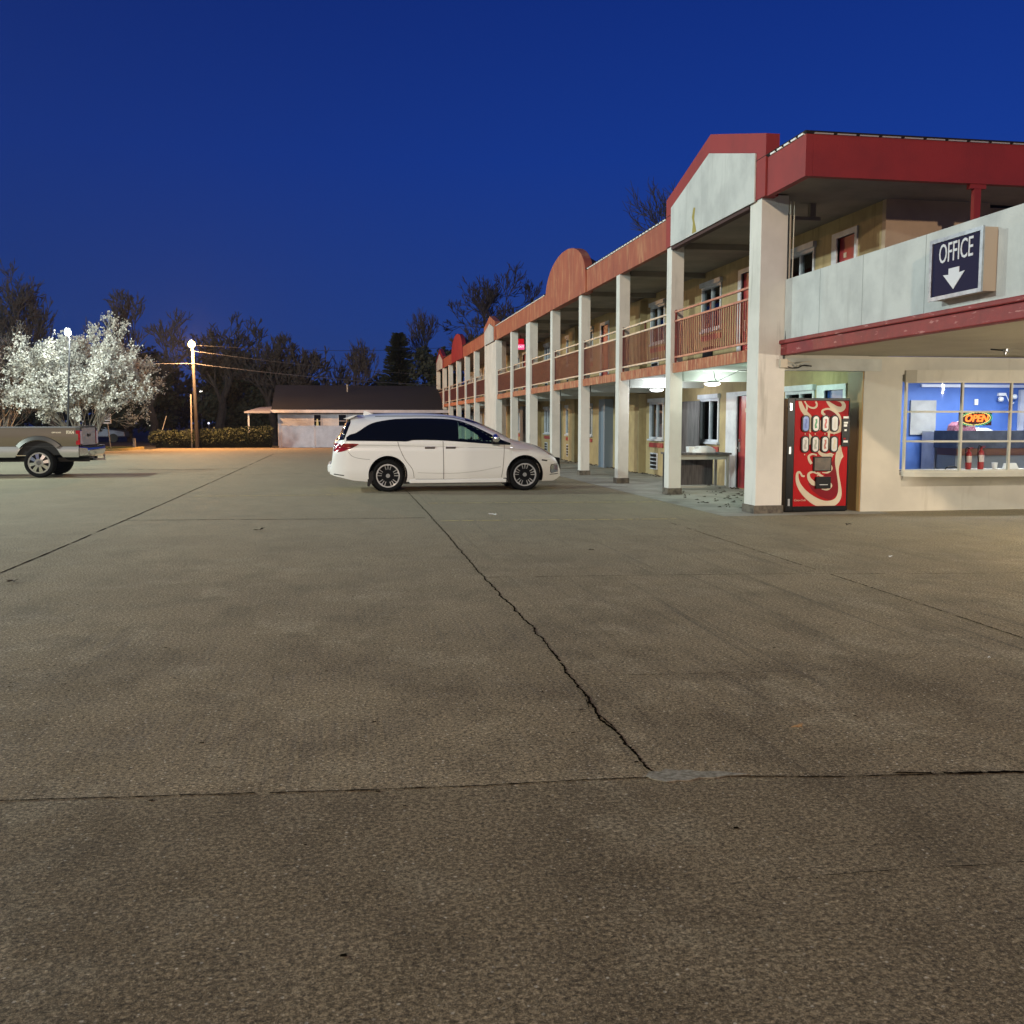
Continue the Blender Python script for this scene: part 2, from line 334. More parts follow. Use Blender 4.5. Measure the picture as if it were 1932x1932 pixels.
# columns
for i,y in enumerate(YC):
    if i in (0,): w=.47;d=.46
    elif i==5: w=.30; d=.75
    else: w=.27;d=.30
    b=bx(XF,XF+w,y,y+d,.0 if i else .12,5.14)
    if i==0: b=bx(XF,XF+w,y,y+d,.13,5.2)
    elif y<45: b=bx(XF,XF+w,y,y+d,.13,5.13)
    c=b.build('column',stucco,mo,bevel=.008)
    if y<45: bx(XF-.03,XF+w+.02,y-.025,y+d+.02,0,.14).build('column_base',plinth,c,bevel=.006)
# enclosed bay under second gable
bx(XF+.02,XF+.5,43.4,46.3,0,5.1).build('wall_panel',stucco,mo)
# ground floor / upper floor back walls as piers with openings
doors_l=[(20.62,21.46),(32.6,33.5),(40.5,41.3),(44.4,45.2),(47.7,48.5),(53,53.9),(57,57.9),(61,61.9),(65,65.9)]
wins=[(22.55,23.82),(26.7,27.95),(29.5,30.8),(34.7,36.0),(37.6,38.9),(42.1,43.2),(46.6,47.3),(49.4,50.6),(55,56.2),(59,60.2),(63,64.2),(67.5,68.7)]
def wallrun(z0,z1,y0,y1,openings,m,name='wall'):
    b=MB(); y=y0
    for a,c,za,zb in sorted(openings):
        if a>y: b.box(XW,XW+.2,y,a,z0,z1)
        if za>z0: b.box(XW,XW+.2,a,c,z0,za)
        if zb<z1: b.box(XW,XW+.2,a,c,zb,z1)
        y=c
    b.box(XW,XW+.2,y,y1,z0,z1); return b.build(name,m,mo)
opl=[(a,b,0.02,2.12) for a,b in doors_l]+[(a,b,1.04,2.1) for a,b in wins]+[(16.6,17.3,.02,2.14),(17.72,18.95,1.04,2.14)]
wl=wallrun(0,ZS,15.9,71,opl,ochre)
doors_u=[(16.36,17.0),(20.55,21.35)]+doors_l[1:]
opu=[(a,b,ZT+.01,4.86) for a,b in doors_u]+[(a,b,3.78,4.86) for a,b in wins]+[(17.86,19.1,3.78,4.86)]
wallrun(ZT,5.3,15.5,71,opu,ochre,'upper_wall')
def window(a,c,z0,z1,cur=True,m=white,parent=None,hdr=True):
    b=MB(); fw=.06; x0,x1=XW-.03,XW+.09
    b.box(x0,x1,a,a+fw,z0,z1); b.box(x0,x1,c-fw,c,z0,z1); b.box(x0,x1,a+fw,c-fw,z0,z0+fw); b.box(x0,x1,a+fw,c-fw,z1-fw,z1)
    my=(a+c)/2; b.box(x0+.02,x1,my-.03,my+.03,z0+fw,z1-fw)
    if hdr: b.box(x0-.05,x1,a-.04,c+.04,z1+.002,z1+.11)
    wn=b.build('window',m,mo)
    bx(XW+.03,XW+.04,a+fw,c-fw,z0+fw,z1-fw).build('pane',winglass,wn)
    if cur:
        q=MB(); rows=[]; n=40
        for i in range(n+1):
            y=a+(c-a)*(i/n); rows.append([(XW+.13+.02*s_(i*2.1),y,z0),(XW+.13+.02*s_(i*2.1),y,z1)])
        q.grid(rows); q.build('curtain',curtain if rr.random()<.7 else mat('pale_curtain',(.42,.45,.42),.9),wn,smooth=True)
    bx(x0-.05,XW-.001,a-.03,c+.03,z0-.05,z0-.002).build('sill',white,wn)
    return wn
def frontpack(a,c,zb):  # red panel + ac grille below a window
    bx(XW-.03,XW-.002,a,c,zb+.80,zb+.93).build('sill_panel',doorred,mo)
    g=MB(); y0=a+(c-a)*.4 ; y1=a+(c-a)*.9; 
    g.box(XW-.03,XW-.003,y0,y1,zb+.16,zb+.64); gr=g.build('vent_grille',white if rr.random()<.6 else dark,mo)
    h=MB()
    for r_ in range(4):
        for q in range(3):
            yy=y0+.04+(y1-y0-.06)*q/3; zz=zb+.19+.11*r_; h.box(XW-.036,XW-.0305,yy,yy+(y1-y0)/3-.035,zz,zz+.08)
    h.build('louvre',dark,gr)
for i,(a,c) in enumerate(wins):
    window(a,c,1.04,2.1); frontpack(a,c,0); window(a,c,3.78,4.86)
    if i<8: frontpack(a,c,ZT)
window(17.86,19.1,3.78,4.86); window(17.72,18.95,1.04,2.14)
def door(a,c,z0,m,jl=.1,jr=.1,plate=True):
    fr=MB(); fr.box(XW-.03,XW+.1,a-jl,a,z0,z0+2.22); fr.box(XW-.03,XW+.1,c,c+jr,z0,z0+2.22); fr.box(XW-.03,XW+.1,a,c,z0+2.12,z0+2.22)
    fr.build('door_frame',white,mo)
    d=bx(XW+.04,XW+.08,a,c,z0+.01,z0+2.118).build('door',m,mo)
    hy=c-.08; h=bx(XW+.02,XW+.039,hy-.03,hy+.03,z0+.84,z0+1.08); h.tube([(XW+.03,hy,z0+.93),(XW-.03,hy,z0+.93),(XW-.03,hy-.12,z0+.93)],.011,6); h.lathe([(.022,-.03),(.022,.0)],(XW+.03,hy,z0+1.12),'x',10)
    h.build('handle',metal,d)
    if plate: bx(XW+.032,XW+.039,a+.38,a+.48,z0+1.75,z0+1.84).build('room_number_plate',rail_cream,d)
for i,(a,c) in enumerate(doors_l): door(a,c,0,doorred if i!=1 else mat('door_tan',(.42,.32,.24),.5),.1,.62 if i==0 else .1)
for a,c in doors_u: door(a,c,ZT,doorred,.08,.18)
door(16.6,17.3,0,doorbl,.1,.3,False)
bx(XW+.2,XW+.25,15.6,71,0,5.2).build('inner_wall',darkroom,mo)
# pilaster strips, blue-grey downspouts/wall lamps
for y in (28.35,36.6,44.0,52):
    for z0,z1 in ((0,ZS),(ZT,5.25)): bx(XW-.22,XW-.002,y,y+1.05,z0,min(z1,z0+2.36)).build('wall_pier',ochre,mo)
for y in (31.95,39.9,47): bx(XW-.3,XW-.002,y,y+.75,0,2.3).build('utility_closet',bluetr,mo)
# deck
sl=bx(XF+.12,XW,15.8,71,ZS,ZT).build('walkway_deck',deckw,mo)
for i,y in enumerate(YC):
    if i==7: continue
    bx(XF+.30,XW-.001,y+.02,y+.22,2.38,ZS-.001).build('beam',deckw,mo)
bx(7.22,8.719,15.42,15.55,2.45,2.64).build('header_beam',cream,mo)
for i in range(len(YC)-1):
    if i==7: continue
    w0=.46 if i==0 else (.75 if i==5 else .3); a,b=YC[i]+w0,YC[i+1]
    e=MB(); n=2 if b-a>3 else 1
    cuts=[a,a+(b-a)*rr.uniform(.3,.45),b]
    for p,q in zip(cuts,cuts[1:]): e.box(XF+.05,XF+.118,p+.003,q-.01,2.55,2.75)
    e.build('deck_edge',edgeb,mo)
    r=MB(); xr=XF+.1
    r.box(xr-.02,xr+.02,a+.02,a+.06,2.76,3.84); r.box(xr-.02,xr+.02,b-.06,b-.02,2.76,3.84)
    ym=(a+b)/2; r.box(xr-.012,xr+.012,ym-.015,ym+.015,3.6,3.8)
    nb=int((b-a)/.105)
    for k_ in range(1,nb):
        y=a+(b-a)*k_/nb; r.box(xr-.008,xr+.008,y-.015,y+.015,2.885,3.59)
    ra=r.build('railing',redrail if i==0 else mat('maroon_rail',(.12,.017,.013),.5,col2=(.075,.010,.009),scale=8),mo)
    t=MB(); 
    for z in (3.8,3.61,2.87): t.box(xr-.024,xr+.024,a,b,z-.018,z+.018)
    t.build('rail',rail_pink if i==0 else rail_cream,ra)
# upper soffit + roof
bx(XF+.12,XW+.0,14.1,71,5.22,5.30).build('soffit',soff,mo)
bx(XW,13,14.1,15.499,5.22,5.30).build('soffit',soff,mo)
for y in YC[1:9]: bx(XF+.3,XW-.001,y+.05,y+.16,5.10,5.219).build('roof_beam',soff,mo)
# fascia along the front
fa=bx(XF,XF+.11,13.84,15.15,5.13,5.73).build('fascia',red,mo)
bx(XF+.002,XF+.108,20.07,43.2,5.13,5.73).build('fascia',redor,mo)
bx(XF+.002,XF+.108,46.64,65.6,5.13,5.73).build('fascia',redor,mo)
bx(XF+.112,14,13.84,13.95,5.13,5.73).build('end_fascia',red,mo)
# light edging on top of the fascia (white drip edge)
lt=MB()
y=13.9
while y<46:
    if not(15.1<y<20.1 or 26.8<y<32.4 or 43.1<y<46.8): lt.box(XF-.025,XF+.06,y,y+.16,5.732,5.765)
    y+=.24
lt.build('drip_edge',mat('drip_white',(.8,.8,.78),.5),mo)
lt=MB()
x=6.9
while x<10.2: lt.box(x,x+.3,13.82,13.9,5.732,5.752); x+=.36
lt.build('drip_edge',mat('drip_grey',(.4,.4,.4),.5),mo)
# hipped roof
rf=MB(); rf.add([(XF-.04,13.79,5.767),(14.5,13.79,5.767),(14.5,71,5.767),(XF-.04,71,5.767),(9.6,16.6,6.15),(11.7,16.6,6.15),(11.7,69,6.15),(9.6,69,6.15),(XF+.02,13.85,5.735),(14.4,13.85,5.735),(14.4,70.9,5.735),(XF+.02,70.9,5.735)],
 [(0,1,5,4),(1,2,6,5),(2,3,7,6),(3,0,4,7),(4,5,6,7),(8,11,10,9),(0,8,9,1),(1,9,10,2),(2,10,11,3),(3,11,8,0)]); rf.build('roof',shing,mo)
# gables
def gable(ya,yb,yapex,zin,zeave,z0,m,lab=None):
    w=.36; th=.22
    ym=yapex
    out=[(ya,z0),(ya,zeave),(ym,zin+.34),(yb,zeave),(yb,z0)]
    g=MB(); g.prism([(ya,5.14),(ya,zeave),(ym,zin+.34),(yb,zeave),(yb,5.14)],'x',XF-.03,XF+th-.02); 
    go=g.build('gable',m,mo)
    q=MB(); q.prism([(ya+w,5.12),(ya+w,zeave-.22),(ym,zin),(yb-w,zeave-.22),(yb-w,5.12)],'x',XF-.055,XF-.033)
    q.build('gable_panel',stuccop,go)
    return go
g0=gable(15.17,20.05,17.6,6.43,6.11,5.14,red)
bx(XF-.02,XF+.1,15.82,19.74,5.06,5.118).build('gable_beam',mat('gable_beam',(.05,.02,.02),.8),mo)
gable(43.2,46.65,44.75,6.0,5.95,5.1,redor)
gable(65.6,70.3,67.8,6.2,5.9,5.1,red)
# rust stain + hole on the gable panel
st=MB(); P=[(18.42,5.14),(18.38,5.33),(18.44,5.45),(18.36,5.62),(18.27,5.60),(18.32,5.4),(18.24,5.25),(18.2,5.14)]
st.prism(P,'x',XF-.059,XF-.0555); st.build('stain',mat('ochre_stain',(.33,.27,.07),.9),g0)
# round-headed parapets
def arch(yc,hw,ztop,m):
    P=[(yc-hw,5.12)]
    for i in range(25):
        a=math.pi*i/24; P.append((yc-hw*c_(a),5.55+(ztop-5.55)*s_(a)**.9))
    P.append((yc+hw,5.12))
    g=MB(); g.prism(P,'x',XF-.04,XF+.18); g.build('arched_parapet',m,mo)
    k=MB(); rows=[]
    for i in range(25):
        a=math.pi*i/24; y=yc-hw*c_(a)*.94; z=5.5+(ztop-5.60)*s_(a)**.9; rows.append([(XF+.18,y,z),(XF+1.0,y,5.5+(z-5.5)*.45)])
    k.grid(rows); k.build('arch_return',shing,mo)
arch(29.6,2.7,6.68,redor); arch(57.7,2.7,6.65,red)
# office wing walls
OY=15.42
ow=MB(); ow.box(8.72,9.42,OY,OY+.16,0,2.63); ow.box(9.42,13.0,OY,OY+.16,2.33,2.63); ow.box(9.42,13.0,OY,OY+.16,0,.62); ow.box(13.0,15,OY,OY+.16,0,2.63)
ow.build('office_wall',cream,mo)
tw=MB(); tw.box(8.70,8.9,OY+.162,15.92,0,2.44); tw.box(8.70,8.718,OY+.012,OY+.161,0,2.44); tw.build('side_panel',tan,mo)
bx(8.9,9.19,15.6,15.9,0,2.5).build('office_corner',ochre,mo)
# upper peach wall facing the camera
bx(8.99,10.9,15.38,15.495,ZT,5.22).build('upper_end_wall',peach,mo)
bx(10.902,14,15.7,15.9,ZT,5.22).build('upper_end_wall',peach,mo)
# canopy deck in front of office
bx(XP+.12,15,-3,15.6,2.66,2.86).build('canopy_deck',deckw,mo)
cs=MB(); x=XP+.1
while x<15: cs.box(x,x+.245,-3,15.415,2.635,2.658); x+=.25
cs.build('canopy_soffit',csoff,mo)
pp=bx(XP,XP+.13,-3,15.34,2.87,3.85).build('parapet',stuccop,mo)
rt=MB(); rt.box(XP-.055,XP+.10,-3,15.42,2.62,2.80); rt.box(XP-.085,XP+.10,-3,15.44,2.803,2.868); rt.build('parapet_trim',redtrim,mo,bevel=.015)
q_=MB()
for y_ in (14.15,12.9,11.4,9.2,7.9): q_.box(XP-.002,XP+.01,y_-.004,y_+.004,2.88,3.845)
q_.build('panel_seam',mat('seam_grey',(.26,.27,.26),.9),pp)
bx(9.55,9.66,13.86,13.94,3.0,5.129).build('post',red,mo)
bx(9.47,9.74,13.855,13.945,5.06,5.128).build('post_cap',red,mo)
# ceiling bracket lamp and wall lamps on upper floor
b=bx(7.9,8.0,15.9,16.0,5.0,5.219); b.box(7.3,8.1,15.92,15.98,4.94,5.0); b.build('conduit_bracket',soff,mo)
# bay window
bw=MB(); XA,XB=9.46,13.0; n=28
def bow(x): t=(x-XA)/(XB-XA); return OY-.01-.34*math.sqrt(max(0,1-(2*t-1)**2))
xs=[XA+(XB-XA)*i/n for i in range(n+1)]
def band(z0,z1,d0,d1,xs=xs,ext=0):
    m=MB(); rows=[]
    for x in xs: rows.append([(x,bow(x)-ext-d0,z0),(x,bow(x)-ext-d0,z1),(x,bow(x)-ext+d1,z1),(x,bow(x)-ext+d1,z0),(x,bow(x)-ext-d0,z0)])
    m.grid(rows); m.add(rows[0][:4],[(0,1,2,3)]); m.add(rows[-1][:4],[(0,1,2,3)]); return m
big=MB()
for z in (.69,1.2,1.7,2.2):
    q=band(z-.016,z+.016,.015,.02); big.add(q.v,q.f)
for i in range(5):
    x=XA+.0+ (XB-XA)*i/4; x=min(max(x,XA+.01),XB-.01); big.box(x-.017,x+.017,bow(x)-.02,bow(x)+.03,.69,2.2)
bwin=big.build('bay_window',mat('window_frame_cream',(.60,.56,.46),.5),mo)
q=band(.60,.676,.05,.3,ext=0); q.build('sill',cream,bwin)
q=band(2.216,2.40,.03,.32); q.build('bay_header',cream,bwin)
# flared underside
m_=MB(); rows=[]
for x in xs: rows.append([(x,bow(x)-.05,.60),(x,(bow(x)+OY*2)/3,.52),(x,OY+.0,.42+.0)])
m_.grid(rows); m_.build('bay_underside',cream,bwin,smooth=True)
pn=MB(); pn.grid([[(x,bow(x)+.004,.69),(x,bow(x)+.004,2.2)] for x in xs]); pn.build('pane',offglass,bwin,smooth=True)
# office interior shell
blue=mat('office_blue',(.075,.17,.50),.6,col2=(.06,.145,.45),scale=2)
ib=MB(); ib.box(9.25,14.2,18.5,18.6,0,2.6); ib.box(14.2,14.3,OY+.17,18.6,0,2.6); ib.box(9.21,9.24,OY+.17,18.6,0,2.6); ib.build('office_interior_wall',blue,mo)
bx(9.21,14.3,OY+.17,18.6,2.5,2.55).build('office_ceiling',mat('office_ceil',(.6,.62,.68),.8),mo)
bx(9.21,14.3,OY+.17,18.6,.005,.02).build('office_floor',mat('office_floor',(.2,.18,.16),.6),mo)
bx(11.7,14.2,18.44,18.499,2.24,2.30).build('crown_moulding',mat('crown_white',(.75,.78,.85),.5),mo)
d=MB(); d.box(13.95,14.05,18.42,18.499,1.3,2.2); d.box(12.6,13.949,18.42,18.499,1.28,1.33); d.build('interior_window_trim',white,mo)

#==OFFICE THINGS
t=thing('reception_counter','long dark-topped reception counter with brown band inside the office window','counter',(12.5,17.4,0))
bx(11.68,14.19,17.2,17.8,0,.88).build('counter_front',mat('counter_grey',(.22,.25,.26),.5),t); bx(11.68,14.19,17.17,17.8,.882,1.02).build('counter_band',mat('counter_brown',(.20,.09,.05),.5),t)
bx(11.63,14.19,17.1,17.85,1.022,1.36).build('counter_top',mat('counter_dark',(.025,.03,.045),.4,col2=(.05,.06,.08),scale=6),t)
tag(bx(11.48,12.05,18.45,18.49,1.27,1.97).build('notice_board',mat('board_white',(.36,.37,.36),.5,col2=(.28,.29,.28),scale=3)),'pale grey notice board on the blue wall behind the left window panes','notice board')
t=thing('filing_cabinet','tall narrow white cabinet below the notice board inside the office','cabinet',(11.95,18.2,0))
bx(11.83,12.1,17.95,18.4,0,1.34).build('cabinet_body',white,t); bx(11.72,11.75,17.95,18.4,0,1.34).build('side_board',white,t); bx(11.77,11.80,17.95,18.4,0,1.34).build('side_board',white,t)
tag(bx(12.93,13.01,18.47,18.49,1.88,2.0).build('switch_plate',mat('plate_white',(.8,.82,.8),.4)),'small white switch plate on the blue office wall above the neon sign','switch')
t=thing('emergency_light','white twin-head emergency light with dangling cord high on the blue office wall','emergency light',(13.6,18.4,2.1))
bx(13.45,13.62,18.43,18.49,2.07,2.13).build('housing',MATS['plate_white'],t)
MB().lathe([(.02,-.05),(.05,-.02),(.055,.03)],(13.47,18.38,2.0),'y',12).build('lamp_head',MATS['plate_white'],t,smooth=True)
MB().lathe([(.02,-.05),(.05,-.02),(.055,.03)],(13.78,18.38,2.05),'y',12).build('lamp_head',MATS['plate_white'],t,smooth=True)
MB().tube(crv([(13.6,18.42,2.1),(13.66,18.41,1.98),(13.72,18.4,1.9),(13.78,18.4,1.93)],5),.01,6).build('cord',MATS['plate_white'],t)
t=thing('gift_basket','dark red gingham basket on the reception counter left of the neon sign','basket',(12.0,17.3,1.36))
b=MB(); b.prism([(11.64,1.362),(12.10,1.362),(12.07,1.46),(11.99,1.53),(11.74,1.53),(11.66,1.46)],'y',17.2,17.45); b.build('basket_body',mat('gingham',(.16,.02,.05),.8,col2=(.35,.2,.26),scale=40),t)
b=MB(); b.prism([(11.74,1.532),(11.99,1.532),(11.92,1.57),(11.88,1.45),(11.84,1.57)],'y',17.18,17.3); b.build('napkin',mat('napkin_pink',(.7,.5,.6),.8),t)
tag(MB().prism([(12.1,1.362),(12.4,1.362),(12.42,1.37),(12.3,1.41),(12.2,1.39),(12.12,1.42)],'y',17.15,17.4).build('paper_stack',MATS['plate_white']),'loose white papers on the reception counter beneath the neon sign','papers')
# fire extinguishers on the sill inside the bow
def exting(x,h,label):
    y=15.62; z=.70
    t=thing('fire_extinguisher',label,'fire extinguisher',(x,y,z),'fire extinguishers in the office window')
    rd=mat('extinguisher_red',(.36,.03,.03),.3)
    MB().lathe([(.048,0),(.052,.02),(.052,h*.62),(.045,h*.72),(.018,h*.8),(.018,h*.84)],(x,y,z),'z',18).build('cylinder',rd,t,smooth=True)
    MB().lathe([(.0535,h*.30),(.0535,h*.58)],(x,y,z),'z',18).build('paper_label',mat('ext_label',(.6,.5,.45),.6),t,smooth=True)
    v=MB(); v.box(x-.02,x+.02,y-.015,y+.015,z+h*.84,z+h*.9); v.box(x-.02,x+.08,y-.008,y+.008,z+h*.92,z+h*.95); v.box(x-.02,x+.07,y-.008,y+.008,z+h*.87,z+h*.89); v.build('valve',rd,t)
    MB().tube(crv([(x,y-.02,z+h*.9),(x-.06,y-.02,z+h*.95),(x-.075,y-.02,z+h*.7),(x-.06,y-.02,z+h*.3)],5),.009,6).build('hose',dark,t)
exting(10.86,.40,'smaller red fire extinguisher, left of the two standing in the office window')
exting(11.10,.43,'larger red fire extinguisher with black hose, right of the two in the office window')
t=thing('tent_card','white folded tent card on the window shelf right of the fire extinguishers','card',(11.75,15.6,.7))
bx(9.6,12.8,15.59,15.85,.64,.698).build('window_shelf',cream,mo)
MB().prism([(11.55,.70),(11.86,.70),(11.80,.80),(11.58,.80)],'y',15.62,15.66).build('card',MATS['plate_white'],t)
tag(MB().lathe([(.04,0),(.05,.1),(.052,.11)],(11.42,15.68,.70),'z',14).build('cup',MATS['plate_white'],smooth=True),'small white cup on the window shelf between extinguishers and tent card','cup')
tag(MB().tube(crv([(10.45,15.68,.70),(10.5,15.66,.74),(10.6,15.66,.745),(10.7,15.66,.72),(10.73,15.68,.70)],5),.012,6).build('phone_handset',dark),'black phone handset lying on the shelf behind the office window','phone')
# OPEN neon sign
t=thing('open_sign','lit neon sign reading OPEN in orange hanging inside the office window','neon sign',(10.74,15.3,1.47))
bd=bx(10.44,11.06,15.32,15.335,1.47,1.70).build('backboard',mat('neon_board',(.05,.01,.012),.4),t)
text_mb('OPEN',.17,lambda v:(10.76+v.x,15.31-v.z,1.585+v.y),.006,.25,bold=.004).build('neon_letters',emis('neon_orange',(1,.16,.03),3.2),t)
def starburst(r1,z0,a,name,m):
    b=MB(); pts=[]
    n=60
    for i in range(n+1):
        th=2*math.pi*i/n; pts.append((10.75+.27*c_(th)+ .04*s_(th),15.305,1.585+.105*s_(th)*r1+(.006 if i%2 else -.006)))
    b.tube(pts,a,5); b.build(name,m,t)
starburst(1.0,0,.006,'neon_tube',emis('neon_yellow',(.9,.8,.25),1.5)); 
b=MB()
pts=[(10.75+.30*c_(2*math.pi*i/60)+.04*s_(2*math.pi*i/60),15.3,1.585+.125*s_(2*math.pi*i/60)+(.008 if i%2 else -.008)) for i in range(61)]; b.tube(pts,.005,5); b.build('neon_tube',emis('neon_green',(.10,.65,.32),1.2),t)
#==OFFICE sign
t=thing('office_sign','navy box sign reading OFFICE with white down arrow on the pale parapet','sign',(7.1,10.5,3.0))
YA,YB,ZA,ZB=10.03,11.0,2.98,3.68
bx(XP-.17,XP-.001,YA,YB,ZA,ZB).build('sign_box',mat('sign_box',(.46,.40,.32),.6),t)
b=MB(); fx0,fx1=XP-.195,XP-.171
b.box(fx0,fx1,YA-.015,YA+.035,ZA-.01,ZB+.01); b.box(fx0,fx1,YB-.035,YB+.015,ZA-.01,ZB+.01); b.box(fx0,fx1,YA+.035,YB-.035,ZA-.01,ZA+.035); b.box(fx0,fx1,YA+.035,YB-.035,ZB-.035,ZB+.01)
b.build('sign_frame',metal,t)
bx(XP-.18,XP-.172,YA+.035,YB-.035,ZA+.035,ZB-.035).build('sign_face',mat('navy_face',(.004,.004,.035),.6,spec=.15),t)
wl_=mat('sign_white',(.62,.62,.66),.4)
yc=(YA+YB)/2
text_mb('OFFICE',.235,lambda v:(XP-.184-v.z,yc-v.x*.86,3.49+v.y*1.36),.003,bold=0).build('lettering',wl_,t)
ar=[(.10,3.31),(.10,3.24),(.205,3.25),(0,3.065),(-.205,3.25),(-.10,3.24),(-.10,3.31)]
MB().prism([(yc+a_+.02,z_) for a_,z_ in ar],'x',XP-.187,XP-.181).build('down_arrow',wl_,t)
#==EXIT sign on upper corridor
t=thing('exit_sign','small glowing red EXIT sign hanging in the upper motel corridor','exit sign',(7.62,41.6,4.6))
ex,ey=7.62,41.6
bx(ex-.13,ex+.13,ey,ey+.06,4.86,5.07).build('sign_body',emis('exit_glow_red',(.6,.01,.02),.9),t)
bx(ex-.15,ex+.15,ey-.01,ey+.06,4.62,4.84).build('lit_face',emis('exit_face',(1,.10,.25),1.2),t)
text_mb('EXIT',.13,lambda v:(ex+v.x,ey-.02-v.z,4.73+v.y),.003,bold=.003).build('lettering',emis('exit_white',(1,.75,.85),1.3),t)
bx(ex-.02,ex+.02,ey+.01,ey+.05,5.072,5.22).build('stem',red,t)
#==ceiling lights
def clight(x,y,z,label,on):
    t=thing('ceiling_light',label,'ceiling light',(x,y,z),'disc lights under the walkway deck')
    MB().lathe([(.10,0),(.13,-.02),(.17,-.03)],(x,y,z),'z',24).build('base_plate',metal,t,smooth=True)
    MB().lathe([(.17,-.032),(.165,-.06),(.12,-.085),(.05,-.095),(.01,-.097)],(x,y,z),'z',24).build('diffuser',emis('diffuser_%d'%on,(.95,1,.95),on),t,smooth=True)
clight(7.75,19.86,2.378,'bright disc ceiling light by the red door behind the nearest big column',5)
clight(7.80,23.72,2.378,'bright disc ceiling light left of the second motel column, above the far window',6)
clight(8.1,17.4,2.575,'greenish disc ceiling light above the vending machine alcove',4)
tag(MB().tube(crv([(7.6,19.4,2.57),(7.75,19.7,2.42),(7.85,19.8,2.39)],4),.008,6).tube([(7.85,19.8,2.39),(7.95,18.9,2.56),(8.5,18.7,2.57)],.008,6).build('conduit',dark),'thin dark conduit running to the ceiling light above the red door','conduit')
# sprinkler on canopy soffit
t=thing('soffit_fitting','broken light fitting with stub pipe under the canopy boards','light fitting',(10.0,13.6,2.6))
MB().lathe([(.05,0),(.05,-.03),(.02,-.05),(.02,-.09)],(10.0,13.6,2.634),'z',12).build('socket',metal,t,smooth=True); MB().tube([(9.72,13.55,2.622),(9.95,13.6,2.615)],.012,6).build('arm',dark,t)
tag(MB().lathe([(.022,0),(.022,-.07),(.015,-.075)],(10.75,13.2,2.634),'z',10).build('sprinkler_stub',mat('stub_cream',(.6,.56,.45),.5),smooth=True),'short pale pipe stub under the canopy boards above the window','pipe')
# cables on first column
t=thing('cable_bundle','pale conduits and tangled cables running down the right edge of the nearest column','cables',(7.3,15.3,2.4))
cc=mat('cable_cream',(.5,.45,.36),.6)
MB().tube([(7.275,15.33,5.1),(7.275,15.33,3.2),(7.262,15.33,2.7),(7.262,15.33,2.5)],.014,8).build('conduit',cc,t)
MB().tube([(7.33,15.31,5.1),(7.31,15.31,3.0),(7.31,15.31,2.9)],.010,8).build('conduit',cc,t)
MB().tube(crv([(7.235,15.31,4.9),(7.24,15.31,3.4),(7.225,15.3,2.95),(7.20,15.29,2.7),(7.21,15.29,2.5),(7.3,15.28,2.42),(7.45,15.3,2.42),(7.55,15.3,2.46),(7.7,15.31,2.45)],8),.011,6).build('cable',dark,t)
MB().tube(crv([(7.22,15.29,2.78),(7.25,15.28,2.55),(7.35,15.28,2.5),(7.42,15.28,2.44),(7.5,15.28,2.5),(7.66,15.28,2.52)],8),.009,6).build('cable',cc,t)
bx(7.14,7.26,15.27,15.345,2.42,2.56).build('junction_box',cc,t)
#==VENDING MACHINE
VX0,VX1,VY=7.53,8.50,15.50; VZ=1.93
t=thing('vending_machine','red cola vending machine with cream ribbon script and eight pill-shaped buttons','vending machine',((VX0+VX1)/2,VY+.4,0))
vred=mat('vend_red',(.42,.004,.008),.5,spec=.15,col2=(.34,.004,.007),scale=1.5); vcream=mat('vend_cream',(.62,.55,.42),.5,spec=.2); vdark=mat('vend_maroon',(.20,.005,.013),.5,spec=.15)
b=bx(VX0-.13,VX1+.02,VY+.05,VY+.83,.0,VZ); b.build('cabinet',dark,t,bevel=.01)
b=MB(); b.box(VX0-.14,VX0-.005,VY+.0,VY+.048,.02,VZ); b.box(VX0-.004,VX1+.02,VY,VY+.048,1.885,VZ); b.box(VX0-.004,VX1+.02,VY,VY+.048,.02,.10); b.box(VX1-.0,VX1+.02,VY,VY+.048,.101,1.884); b.build('door_frame',black,t,bevel=.006)
b=MB()
for z in (1.72,.99,.11): b.box(VX0-.10,VX0-.065,VY-.008,VY-.001,z,z+.12)
b.build('hinge',metal,t)
fp=bx(VX0,VX1-.001,VY+.012,VY+.047,.101,1.884).build('front_panel',vred,t)
def vp(u,v): return (VX0+(u-275)/(1020-275)*(VX1-VX0), 1.884-(v-195)/(1730-195)*(1.884-.101))
lay=[0]
def vr(pts,m=vcream,name='script_ribbon',y0=.0):
    P=crv(pts,7); L_=[];Rr=[]
    for i,p in enumerate(P):
        a=P[max(i-1,0)]; c=P[min(i+1,len(P)-1)]; d=Vector((c[0]-a[0],c[1]-a[1])); 
        if d.length<1e-6: d=Vector((1,0))
        d.normalize(); n=Vector((-d.y,d.x))*p[2]/2; L_.append((p[0]+n.x,p[1]+n.y)); Rr.append((p[0]-n.x,p[1]-n.y))
    cl=lambda q:(min(max(q[0],278),1017),min(max(q[1],200),1727))
    lay[0]+=1; y=VY+.0105-.0004*lay[0]-y0
    b=MB(); b.grid([[(vp(*cl(a))[0],y,vp(*cl(a))[1]),(vp(*cl(c))[0],y,vp(*cl(c))[1])] for a,c in zip(L_,Rr)]); return b
